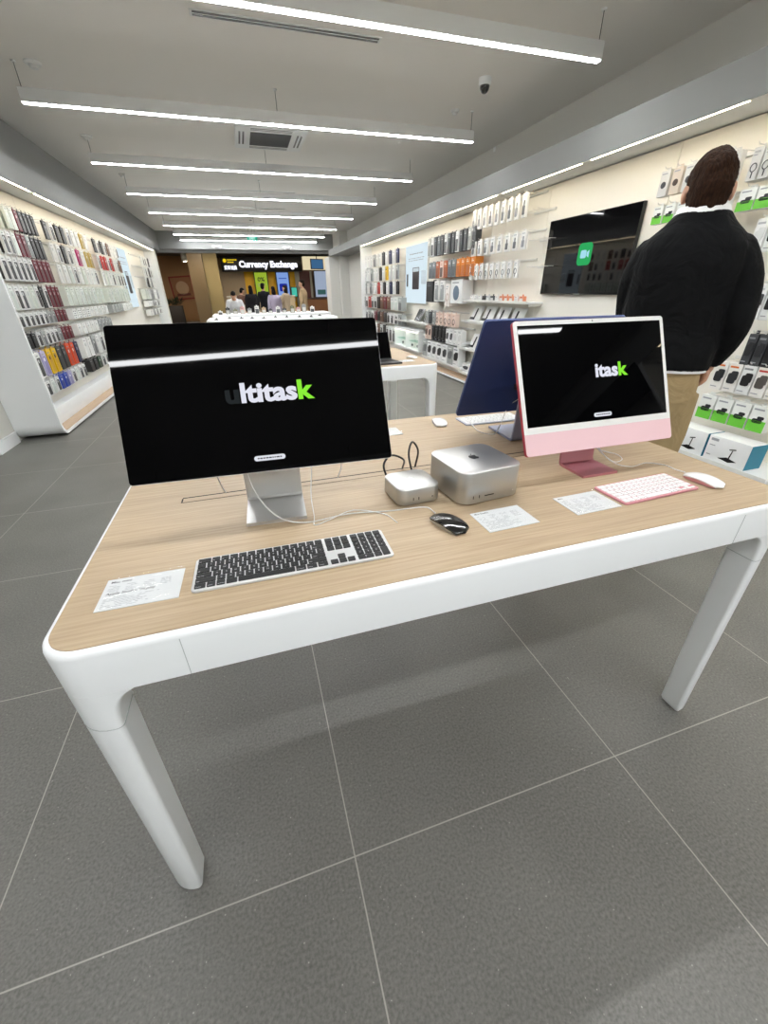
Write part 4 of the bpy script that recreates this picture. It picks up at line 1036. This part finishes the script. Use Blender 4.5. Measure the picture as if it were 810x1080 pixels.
# ------------------------------------------------------------------ people
def person(label, x, y, heading, H, top, trousers, hairc, skin, lean=0, pose='stand', hair='short', voxel=.012, shirt=None, shoes='26262a', nod=0, coat=False):
    k = H / 1.89
    t = thing('person', label, 'person', (x, y, 0), heading)
    hip = Vector((0, 0, .98 * k))
    def L(p):
        p = Vector(p) * k
        if lean and p.z > .86 * k:
            a = lean * min(1, (p.z - .86 * k) / (.22 * k)); q = p - hip
            p = hip + Matrix.Rotation(-a, 3, 'X') @ q
        return p
    neck = Vector((0, .005, 1.60))
    def N(p):
        p = Vector(p)
        if pose == 'man' and p.z > 1.62: p.z -= .046
        if nod and p.z > 1.55: p = neck + Matrix.Rotation(-nod, 3, 'X') @ (p - neck)
        return L(p)
    def ring(z, hw, hd, cy=0, cx=0, n=20, pw=2.4):
        o = []
        for i in range(n):
            a = 2 * PI * i / n; c, s_ = math.cos(a), math.sin(a)
            o.append((cx + hw * math.copysign(abs(c) ** (2 / pw), c), cy + hd * math.copysign(abs(s_) ** (2 / pw), s_), z))
        return o
    def loft(mb, rings, f=L): mb.loops([[f(p) for p in r] for r in rings])
    def limb(mb, pts, rad, f=L, n=12): mb.tube(bez([f(p) for p in pts], 4 * (len(pts) - 1)), [r * k for r in interp(rad, 4 * (len(pts) - 1) + 1)], 0, n)
    def interp(rad, m):
        o = []
        for i in range(m):
            u = i * (len(rad) - 1) / (m - 1); j = min(int(u), len(rad) - 2); o.append(rad[j] + (rad[j + 1] - rad[j]) * (u - j))
        return o
    if pose == 'man':
        armR = [(.150, -.01, 1.505), (.207, -.02, 1.41), (.230, -.035, 1.27), (.228, -.005, 1.18), (.205, .05, 1.085)]
        armL = [(-.145, .0, 1.505), (-.178, .03, 1.41), (-.170, .09, 1.28), (-.165, .18, 1.21), (-.11, .27, 1.20)]
    elif pose == 'reach':
        armR = [(.175, 0, 1.53), (.225, .04, 1.40), (.24, .12, 1.26), (.21, .25, 1.20), (.16, .36, 1.18)]
        armL = [(-.175, 0, 1.53), (-.225, .04, 1.40), (-.24, .12, 1.26), (-.21, .25, 1.20), (-.16, .36, 1.18)]
    else:
        armR = [(.175, 0, 1.53), (.225, 0, 1.40), (.25, -.01, 1.22), (.255, .04, 1.08), (.25, .09, .95)]
        armL = [(-.175, 0, 1.53), (-.225, 0, 1.40), (-.25, -.01, 1.22), (-.255, .04, 1.08), (-.25, .09, .95)]
    def torso(e=0.0):
        return [ring(.93, .165 + e, .115 + e, .0), ring(1.0, .172 + e, .122 + e, -.01), ring(1.10, .158 + e, .112 + e, 0), ring(1.22, .164 + e, .112 + e, .005), ring(1.36, .180 + e, .122 + e, .0), ring(1.45, .183 + e, .116 + e, -.01), ring(1.515, .168 + e, .10 + e * .8, -.012), ring(1.56, .128 + e, .088 + e * .7, -.010), ring(1.595, .092 + e * .6, .076 + e * .5, -.004), ring(1.62, .066 + e * .4, .062 + e * .4, .002)]
    # ---- body
    mb = MB(); loft(mb, torso())
    for s in (-1, 1):
        limb(mb, [(s * .095, .0, .95), (s * .10, .005, .75), (s * .10, .02, .50), (s * .10, -.005, .30), (s * .10, -.015, .08)], [.095, .085, .058, .058, .042])
        limb(mb, [(s * .103, -.04, .045), (s * .105, .05, .040), (s * .107, .13, .028)], [.032, .030, .016])
    limb(mb, [(0, 0, 1.55), (0, .005, 1.63), (0, .01, 1.70)], [.066, .058, .058], N)
    def hell(c, rx, ry, rz):
        rings = []
        for j in range(11):
            a = -PI / 2 + PI * j / 10; q = max(math.cos(a), .02)
            rings.append([N((c[0] + rx * q * math.cos(2 * PI * i / 18), c[1] + ry * q * math.sin(2 * PI * i / 18), c[2] + rz * math.sin(a))) for i in range(18)])
        mb.loops(rings)
    hell((0, .015, 1.79), .077, .098, .10); hell((0, .055, 1.725), .058, .062, .068)
    hell((0, .118, 1.765), .013, .018, .026); hell((0, .112, 1.722), .024, .012, .010)
    for s in (-1, 1):
        hell((s * .079, .0, 1.765), .011, .022, .034); hell((s * .034, .096, 1.808), .018, .010, .006)
    for arm in (armR, armL):
        limb(mb, arm, [.055, .050, .043, .037, .028])
        a, b = Vector(arm[-2]), Vector(arm[-1]); d = (b - a).normalized(); s = 1 if b.x > 0 else -1
        side = d.cross(Vector((s, .2, 0))).normalized(); nrm = side.cross(d).normalized()
        pal = b + d * .05
        limb(mb, [b, b + d * .03, b + d * .085], [.026, .030, .026])
        limb(mb, [b + d * .02 + side * .015, b + d * .085 + side * .028], [.016, .014], L, 8); limb(mb, [b + d * .02 - side * .015, b + d * .085 - side * .028], [.016, .014], L, 8)
        for q, ln in ((-.030, .070), (-.010, .082), (.011, .078), (.031, .062)):
            r0 = b + d * .082 + side * q
            limb(mb, [r0, r0 + d * ln * .45 - nrm * s * .004, r0 + d * ln * .75 - nrm * s * .016, r0 + d * ln * .92 - nrm * s * .032], [.0105, .0095, .009, .0075], L, 8)
        th = b + d * .025 + side * .030
        limb(mb, [th, th + d * .03 + side * .022, th + d * .062 + side * .026 - nrm * s * .012], [.014, .012, .009], L, 8)
    body = remeshed(mb, voxel * .6 if voxel < .01 else voxel * .75, 'body', 4)
    body.materials.append(mat(skin, .5, name='skin')); link('body', body, t)
    # face marks
    for s in (-1, 1):
        e = MB(); c = N((s * .034, .104, 1.792)); e.ell(c, .010 * k, .006 * k, .0055 * k, 0, 10, 6); eo = e.build('eye', mat('f0ece6', .3), t)
        e = MB(); c = N((s * .034, .1115, 1.792)); e.ell(c, .005 * k, .003 * k, .005 * k, 0, 10, 6); e.build('iris', mat('2a1d14', .2), eo)
    lp_ = MB(); lp_.tube([N((-.022, .116, 1.722)), N((0, .124, 1.722)), N((.022, .116, 1.722))], .004 * k, 0, 8); lp_.build('lips', mat('a8665a', .5), t)
    # ---- top garment
    mb = MB(); e = .022 if not coat else .03
    tt = torso(e)
    zh = 1.062 if pose == 'man' else (.62 if coat else .92)
    if pose == 'man':
        tt = [ring(1.10, .205, .140, -.005), ring(1.22, .200, .135, 0), ring(1.36, .200, .142, 0), ring(1.46, .203, .135, -.012), ring(1.53, .195, .120, -.015), ring(1.575, .165, .108, -.012), ring(1.615, .122, .096, -.008), ring(1.652, .094, .086, -.004)]
    low = [ring(zh, .187 + e * .5, .138 + e * .5, -.005), ring(zh + .05, .190 + e * .5, .14 + e * .5, -.005)] if not coat else [ring(zh, .21, .17, 0), ring(.8, .20, .155, 0)]
    rr_ = low + [r for r in tt if r[0][2] > zh + .055]
    loft(mb, rr_)
    for arm in (armR, armL):
        cut = arm[:-1] + [tuple(Vector(arm[-2]).lerp(Vector(arm[-1]), .93))]
        limb(mb, [tuple(Vector(arm[0]) * .9 + Vector((0, 0, arm[0][2] * .1)))] + cut, [.070, .074, .066, .058, .052, .043])
    g = remeshed(mb, voxel, 'top', 5); g.materials.append(cloth(top)); link('sweater' if pose == 'man' else ('coat' if coat else 'shirt'), g, t)
    if shirt:
        mb = MB(); prof = []
        R0 = []
        for z, hw, hd, cy in ((1.59, .125, .104, -.006), (1.63, .104, .094, -.002), (1.662, .092, .088, .001), (1.672, .085, .082, .004), (1.668, .070, .072, .006), (1.62, .066, .066, .006)):
            R0.append([L(p) for p in ring(z, hw, hd, cy, 0, 24, 2)])
        mb.loops(R0, 0, True, False); mb.build('shirt_collar', mat(shirt, .7), t, 60)
        mb = MB(); mb.loops([[L(p) for p in ring(zh - .008, .190, .142, -.005, 0, 28)], [L(p) for p in ring(zh + .03, .190, .142, -.005, 0, 28)]]); mb.build('shirt_tail', mat(shirt, .7), t, 60)
    # ---- trousers
    mb = MB(); loft(mb, [ring(.84, .168, .125, 0), ring(.93, .182, .132, -.008), ring(1.0, .180, .130, -.008), ring(1.10, .168, .120, 0)])
    for s in (-1, 1):
        limb(mb, [(s * .092, 0, .95), (s * .10, .005, .75), (s * .102, .02, .50), (s * .103, -.003, .30), (s * .104, -.012, .075)], [.108, .104, .086, .080, .074])
    g = remeshed(mb, voxel, 'trousers', 4); g.materials.append(cloth(trousers)); link('trousers', g, t)
    for s in (-1, 1):
        mb = MB(); loft(mb, [ring(.0, .046, .135, .055, s * .106, 16), ring(.02, .050, .142, .057, s * .106, 16), ring(.05, .049, .135, .052, s * .106, 16), ring(.078, .047, .105, .022, s * .106, 16), ring(.105, .052, .066, -.012, s * .105, 16), ring(.13, .050, .058, -.015, s * .105, 16)])
        mb.build('shoe', mat(shoes, .45), t, 50)
    # ---- hair
    mb = MB()
    hell((0, -.004, 1.812), .080, .102, .094); hell((0, -.035, 1.765), .074, .076, .095)
    hell((0, .045, 1.862), .062, .062, .036)
    if hair == 'long':
        hell((0, -.05, 1.66), .085, .055, .16); hell((.055, -.01, 1.68), .03, .05, .12); hell((-.055, -.01, 1.68), .03, .05, .12)
    elif pose == 'man':
        hell((0, -.055, 1.72), .066, .045, .055)
    g = remeshed(mb, voxel * .8, 'hair', 2)
    if pose == 'man':
        from mathutils import noise as NZ
        for v in g.vertices:
            q = v.co; a = NZ.noise(Vector((q.x * 38, q.y * 38, q.z * 16))) * .007 + NZ.noise(q * 95) * .003
            v.co = q + v.normal * a
    g.materials.append(hairmat(hairc)); link('hair', g, t)
    return t
def cloth(c):
    key = ('cloth', c)
    if key in _mc: return _mc[key]
    m = mat(c, .85, 0, .2, 0, 'cloth_' + c).copy(); nt = m.node_tree; b = nt.nodes['Principled BSDF']
    g = nt.nodes.new('ShaderNodeNewGeometry'); n = nt.nodes.new('ShaderNodeTexNoise'); n.inputs['Scale'].default_value = 9; n.inputs['Detail'].default_value = 3; n.inputs['Distortion'].default_value = 1.4
    nt.links.new(g.outputs['Position'], n.inputs['Vector'])
    bp = nt.nodes.new('ShaderNodeBump'); bp.inputs['Strength'].default_value = .5; bp.inputs['Distance'].default_value = .03
    nt.links.new(n.outputs['Fac'], bp.inputs['Height']); nt.links.new(bp.outputs[0], b.inputs['Normal'])
    _mc[key] = m; return m
def hairmat(c):
    key = ('hair', c)
    if key in _mc: return _mc[key]
    m = mat(c, .8, 0, .12, 0, 'hair_' + c).copy(); nt = m.node_tree; b = nt.nodes['Principled BSDF']
    g = nt.nodes.new('ShaderNodeNewGeometry'); mp = nt.nodes.new('ShaderNodeMapping'); mp.inputs['Scale'].default_value = (90, 90, 22)
    n = nt.nodes.new('ShaderNodeTexNoise'); n.inputs['Scale'].default_value = 1.6; n.inputs['Detail'].default_value = 4
    nt.links.new(g.outputs['Position'], mp.inputs[0]); nt.links.new(mp.outputs[0], n.inputs['Vector'])
    r = nt.nodes.new('ShaderNodeValToRGB'); cl = lin(c)
    r.color_ramp.elements[0].position = .35; r.color_ramp.elements[0].color = [v * .55 for v in cl] + [1]
    r.color_ramp.elements[1].position = .7; r.color_ramp.elements[1].color = [min(1, v * 1.5) for v in cl] + [1]
    nt.links.new(n.outputs['Fac'], r.inputs[0]); nt.links.new(r.outputs[0], b.inputs['Base Color'])
    bp = nt.nodes.new('ShaderNodeBump'); bp.inputs['Strength'].default_value = .7; bp.inputs['Distance'].default_value = .008
    nt.links.new(n.outputs['Fac'], bp.inputs['Height']); nt.links.new(bp.outputs[0], b.inputs['Normal'])
    _mc[key] = m; return m
MX, MY, MH = 1.855, 1.545, 1.92
person('man in black sweater, white collar and khaki trousers standing with his back turned', MX, MY, -.78, MH, '08090b', 'a8926c', '2c1b10', 'c99a80', 0.02, 'man', 'short', .008, 'f2f2f0', nod=.12)
person('person in a white shirt with dark hair leaning over the far tables', -.17, 13.75, PI, 1.62, 'e8e8ea', '2c2e36', '15110f', 'b98a6c', .75, 'reach', voxel=.014)
# ------------------------------------------------------------------ the hall outside the shop
HC = 3.12
struct(MB().box(-9, 9, YF + .35, 34, HC, HC + .1), 'hall_ceiling', mat('6a6058', .8))
struct(MB().box(-9, 9, 28.5, 28.7, 0, HC), 'wall_hall', mat('a3835f', .7))
struct(MB().box(-9, -8.9, YF, 28.5, 0, HC).box(8.9, 9, YF, 28.5, 0, HC), 'wall_hall_sides', mat('8f7860', .7))
struct(MB().box(-9, -2.7, YF + .1, YF + .3, 0, HC).box(4.2, 9, YF + .1, YF + .3, 0, HC), 'wall_facade', mat('9c9288', .7))
KY = 24.0
def P(px, py, y=KY): return at_y(px, py, y)
# currency exchange kiosk
a, b = P(233, 270.5), P(318, 286.5)
e = P(318, 270.5); f_ = P(233, 286.5)
sx0, sx1 = (a.x + f_.x) / 2, (b.x + e.x) / 2; sz0, sz1 = (b.z + f_.z) / 2, (a.z + e.z) / 2
sg = thing('shop_sign', 'black sign with glowing white words Currency Exchange outside the shop front', 'sign', ((sx0 + sx1) / 2, KY, sz0))
w, h = sx1 - sx0, sz1 - sz0
MB().box(-w / 2, w / 2, 0, .25, 0, h, 0, .01).build('sign_board', mat('0b0b0e', .4), sg)
SW = glow('f2f4ff', 1.6, 'sign_white'); SY = glow('e8c81c', 1.0, 'sign_yellow')
RX90 = Matrix.Rotation(PI / 2, 4, 'X')
def sign_text(s, x, z, hh, ww, m, par, bold=.045, dep=.02):
    me = text_mesh(s, 1, bold); q0, q1 = mesh_width(me); ht = max(v.co.y for v in me.vertices)
    MB().add_mesh(me, Matrix.Translation((x - q0 * ww / (q1 - q0), -.012, z)) @ RX90 @ Matrix.Diagonal((ww / (q1 - q0), hh / ht, 1, 1))).build('lettering', m, par)
sign_text('Currency Exchange', -w / 2 + w * .215, h * .30, h * .42, w * .73, SW, sg)
sign_text('货币兑换', -w / 2 + w * .03, h * .16, h * .25, w * .155, SW, sg)
MB().lathe([(h * .13, 0), (h * .13, .012), (h * .09, .012), (h * .09, 0)], 0, 20, Matrix.Translation((-w / 2 + w * .048, -.001, h * .72)) @ RX90).build('emblem', SY, sg)
mb = MB()
for r_ in range(2):
    for q in range(6 - r_ * 2): mb.box(-w / 2 + w * (.08 + q * .0195), -w / 2 + w * (.095 + q * .0195), -.01, 0, h * (.73 - r_ * .15), h * (.81 - r_ * .15))
mb.build('small_lettering', SY, sg)
# kiosk wall and columns under the sign
def panel(name, label, cat, px0, px1, py0, py1, y, m, depth=.08, z0=None, group=None, frame=None):
    a, b, c, d = P(px0, py0, y), P(px1, py0, y), P(px0, py1, y), P(px1, py1, y)
    x0, x1 = (a.x + c.x) / 2, (b.x + d.x) / 2; zz1 = (a.z + b.z) / 2; zz0 = (c.z + d.z) / 2 if z0 is None else z0
    t = thing(name, label, cat, ((x0 + x1) / 2, y, zz0), 0, group)
    w, h = x1 - x0, zz1 - zz0
    return t, w, h
t, w, h = panel('kiosk_counter', 'long pale exchange counter with yellow front behind the people outside', 'counter', 240, 311, 312, 320, KY - .7, None, z0=0)
MB().box(-w / 2, w / 2, 0, .6, 0, h - .04).build('front', mat('c8b79a', .5), t); MB().box(-w / 2 - .03, w / 2 + .03, -.05, .62, h - .04, h).build('worktop', mat('e8e4da', .4), t)
kw0, kw1 = P(232, 287, KY + .9), P(320, 287, KY + .9)
struct(MB().box(kw0.x - .2, kw1.x + .2, KY + .9, KY + 1.0, 0, 2.4), 'wall_kiosk', mat('b9a68a', .6))
for k, (a_, b_, lab) in enumerate(((259, 269.5, 'left of the green screen'), (282.8, 291.5, 'between the green and the blue screens'), (305.8, 312, 'right of the blue screen'))):
    t, w, h = panel('yellow_column', f'yellow panel column {lab} under the exchange sign', 'column', a_, b_, 287, 314, KY + .7, None, z0=0)
    MB().box(-w / 2, w / 2, 0, .15, 0, h + .1, 0, .01).build('panel', mat('f0b90d', .5), t); MB().box(-w / 2 - .01, w / 2 + .01, -.01, .16, 0, .1).build('plinth', mat('4a3c20', .5), t)
def scr(label, px0, px1, py0, py1, y, col, em, z0=None, extra=None):
    t, w, h = panel('display_screen', label, 'screen', px0, px1, py0, py1, y, None, z0=z0)
    MB().box(-w / 2, w / 2, 0, .06, 0, h, 0, .005).build('frame', mat('1a1c1a', .4), t)
    f = MB().box(-w / 2 + .04, w / 2 - .04, -.004, .0, .04, h - .04).build('lit_face', glow(col, em), t)
    return t, f, w, h
t, f, w, h = scr('tall green screen reading 0% under the exchange sign', 269, 283.5, 286.5, 316, KY + .5, 'a9c63c', .75)
me = text_mesh('0%', 1, .02); q0, q1 = mesh_width(me)
MB().add_mesh(me, Matrix.Translation((-w * .26, -.006, h * .66)) @ RX90 @ Matrix.Diagonal((w * .5 / (q1 - q0), w * .38, 1, 1))).build('lettering', INKD, f)
MB().box(-w * .3, w * .3, -.0055, -.004, h * .55, h * .57).box(-w * .25, w * .25, -.0055, -.004, h * .48, h * .50).build('printed_lines', INK, f)
t, f, w, h = scr('tall blue screen with dark blue picture under the exchange sign', 292, 305.8, 286.5, 316, KY + .5, '86a8ea', .85)
MB().prism(rrect(-w * .3, w * .3, h * .3, h * .58, .06, 4), 0, .002, 0, Matrix.Translation((0, -.004, 0)) @ RX90).build('picture', glow('1d2fae', .7), f)
MB().box(-w * .3, w * .3, -.0055, -.004, h * .75, h * .78).build('printed_lines', glow('3a62c8', .7), f)
t, f, w, h = scr('small teal screen behind the people near the right of the kiosk', 307, 314, 302.5, 313.5, KY - .05, '57d9c0', .7)
MB().tube([(0, .03, 0), (0, .03, -(at_y(310, 313.5, KY).z - .95))], .03).build('stand_post', STEEL, t)
# neighbour shop on the right
t, w, h = panel('shop_sign', 'cream backlit fascia right of the exchange sign', 'sign', 319.5, 362, 270.5, 284.5, KY + .2, None)
MB().box(-w / 2, w / 2, 0, .2, 0, h).build('sign_board', glow('f2e3bd', .85), t); MB().box(w * .16, w * .34, -.01, 0, h * .35, h * .95).build('emblem', mat('7c1f1c', .5), t)
t, w, h = panel('hanging_monitor', 'small blue screened monitor hung at an angle before the cream fascia', 'monitor', 327, 342, 273, 284, KY - 1, None)
t.rotation_euler = (0, .0, .35)
MB().box(-w / 2, w / 2, 0, .06, 0, h, 0, .01).build('housing', BLACK, t); MB().box(-w / 2 + .03, w / 2 - .03, -.004, 0, .03, h - .03).build('screen', glow('4f7fae', .6), t); MB().tube([(0, .03, h), (0, .03, HC - P(330, 284, KY - 1).z)], .02).build('hanger', BLACK, t)
struct(MB().box(P(319, 300, KY + .5).x, 7.5, KY + .5, KY + .6, 0, 2.9), 'wall_neighbour', mat('5a4638', .6))
t, w, h = panel('shop_doorway', 'dark red doorway between grey jambs right of the kiosk', 'door', 312.5, 330, 286, 322, KY + .3, None, z0=0)
MB().box(-w / 2, -w / 2 + w * .25, 0, .15, 0, h).box(w / 2 - w * .12, w / 2, 0, .15, 0, h).build('jamb', mat('8c8a80', .5), t); MB().box(-w * .25, w * .38, .05, .1, 0, h).build('door_panel', mat('4a1f1c', .5), t)
t, f, w, h = scr('large pale screen with dark frame right of the red doorway', 331.5, 345.8, 285, 314, KY + .2, 'b4c3dc', .7)
MB().box(-w * .3, w * .3, -.0055, -.004, h * .12, h * .3).build('picture', glow('4e7b78', .5), f)
t, f, w, h = scr('bright blue screen at the far right beside the shop pillar', 346.2, 361, 285, 314, KY + .2, '6f9df2', .9)
MB().box(-w * .4, w * .4, -.0055, -.004, h * .70, h * .92).build('picture', glow('2740b8', .8), f)
t, w, h = panel('shop_counter', 'brown fronted counter below the two screens outside on the right', 'counter', 322, 362, 314, 340, KY - .2, None, z0=0)
MB().box(-w / 2, w / 2, 0, .5, 0, h - .05).build('front', mat('7a5334', .5), t); MB().box(-w / 2 - .02, w / 2 + .02, -.04, .5, h - .05, h).build('worktop', mat('3c2c22', .4), t)
# columns at the left, art, planter
t, w, h = panel('hall_column', 'dark wood column outside at the left, leaning edge beside the pale column', 'column', 203.5, 219, 268, 338, KY - 1.5, None, z0=0)
MB().box(-w / 2, w / 2, 0, .5, 0, HC - .01).build('shaft', mat('5a4a30', .5), t); MB().box(-w / 2 - .02, w / 2 + .02, -.02, .52, 0, .12).build('base', mat('4a3c28', .5), t)
t, w, h = panel('hall_column', 'pale olive column between the dark wood column and the exchange sign', 'column', 216, 234, 268, 338, KY - 1.2, None, z0=0)
MB().box(-w / 2, w / 2, 0, .6, 0, HC - .01).build('shaft', mat('8d7d55', .6), t); MB().box(-w / 2 - .02, w / 2 + .02, -.02, .62, 0, .12).build('base', mat('7a6c48', .5), t)
struct(MB().box(-9, P(212, 300, 27.2).x, 27.2, 27.3, 0, HC), 'wall_art_side', mat('a87f56', .6))
t, w, h = panel('wall_art', 'red framed artwork on the brown wall outside at the far left', 'artwork', 181, 205, 291, 316, 27.1, None)
t.rotation_euler = (0, -.06, 0)
mb = MB(); mb.box(-w / 2, w / 2, 0, .05, 0, .07).box(-w / 2, w / 2, 0, .05, h - .07, h).box(-w / 2, -w / 2 + .07, 0, .05, .07, h - .07).box(w / 2 - .07, w / 2, 0, .05, .07, h - .07); mb.build('frame', mat('8a2f22', .5), t)
MB().box(-w / 2 + .07, w / 2 - .07, .02, .05, .07, h - .07).build('canvas', mat('9c6a48', .6), t)
MB().lathe([(w * .28, 0), (w * .28, .02), (0, .02)], 0, 28, Matrix.Translation((0, .02, h * .5)) @ RX90).build('ring_motif', mat('c9a888', .6), t)
MB().box(-w * .3, w * .3, .0, .02, h * .16, h * .26).build('caption_band', mat('6b2a20', .5), t)
p = P(182, 326, 25)
t = thing('planter', 'dark planter box with leafy plant outside at the far left', 'plant', (p.x, 25, 0))
MB().box(-.55, .5, -.2, .2, 0, .85, 0, .02).build('planter_box', mat('241c16', .6), t)
mb = MB(); rp = random.Random(3)
for i in range(70):
    a = rp.uniform(0, 2 * PI); l = rp.uniform(.25, .6); el = rp.uniform(.5, 1.4); c = Vector((rp.uniform(-.45, .4), rp.uniform(-.12, .12), .85))
    d = Vector((math.cos(a) * math.cos(el), math.sin(a) * math.cos(el), math.sin(el))); s = d.cross(Vector((0, 0, 1))).normalized() * .03
    tip = c + d * l + Vector((0, 0, -.08 * l)); mid = c + d * l * .55
    mb.bm.faces.new([mb.bm.verts.new(v) for v in (c, mid + s, tip, mid - s)])
mb.build('foliage', mat('2a3620', .6), t)
# hall downlights
for px, py in ((195, 275.5), (205, 272.0)):
    p = at_y(px, py, 25.5)
    t = thing('downlight', 'small round lit downlight in the hall at the far left, above the wood column', 'ceiling light', (p.x, p.y, p.z), 0, 'hall downlights at the left')
    MB().lathe([(.14, HC - p.z), (.14, -.02), (.10, -.02), (.10, -.001)]).build('trim_ring', FIXW, t); MB().lathe([(.099, -.004), (.099, -.012), (0, -.012)]).build('lamp', glow('fff1d0', 60.0), t)
for x in (-1.0, 1.2, 3.4):  # fill panels added to brighten the hall, out of view behind the lintel
    t = thing('hall_fill_light', 'added fill light panel above the people outside, hidden behind the lintel', 'ceiling light', (x, 21.3, HC), 0, 'added hall fill panels above the people')
    MB().box(-.35, .35, -.35, .35, -.04, 0, 0, .01).build('frame', FIXW, t); MB().box(-.31, .31, -.31, .31, -.045, -.0401).build('lit_panel', glow('fff0d8', 26.0), t)
for x in (-5.0, -3.2, -1.4, 5.0):  # unseen side panels, added to lift the dark hall and art wall
    t = thing('hall_fill_light', 'added fill light panel away from the people outside, hidden behind the lintel', 'ceiling light', (x, 21.3, HC), 0, 'added hall fill panels to the sides')
    MB().box(-.35, .35, -.35, .35, -.04, 0, 0, .01).build('frame', FIXW, t); MB().box(-.31, .31, -.31, .31, -.045, -.0401).build('lit_panel', glow('fff0d8', 55.0), t)
# people outside
SK = 'b48a6e'
def px_person(label, px, y, Hh, head, top, trs, hairc, **kw):
    p = at_y(px, 325, y); person(label, p.x, y, head, Hh, top, trs, hairc, SK, voxel=.016, **kw)
px_person('person in brown with dark hair leaning at the counter, left of the group outside', 252.5, 17.3, 1.58, -.9, '5a4033', '3a2c26', '120e0c', lean=.35, pose='reach')
px_person('person in dark clothes with long black hair outside, behind the white shirted person', 267, 16.4, 1.60, 0.2, '1c1a1d', '17171b', '0e0c0b', hair='long')
px_person('man in black standing in front of the green screen outside', 280, 17.1, 1.68, -.5, '121318', '14151a', '15110f', pose='reach')
px_person('person in lavender grey top with long dark hair outside, before the blue screen', 290.5, 15.9, 1.56, .3, 'a79db0', '8f869a', '1b1412', hair='long')
px_person('person in beige jacket with dark hair outside, second from the right', 303, 16.9, 1.60, .9, 'b7a58c', '8c7a64', '1a1412', hair='long', pose='reach')
px_person('tall person in tan coat standing rightmost in the group outside', 321, 16.0, 1.74, 1.2, 'b39a78', '6b5a46', '2a1f18', coat=True, hair='short')
px_person('person in black half hidden by the shop front pillar at the far right', 359, 19.4, 1.66, 0, '0f1014', '101115', '120e0c')
W = bpy.data.worlds.new('world'); SC.world = W; W.use_nodes = True
bg = W.node_tree.nodes['Background']; bg.inputs[0].default_value = (.8, .85, .9, 1); bg.inputs[1].default_value = .05
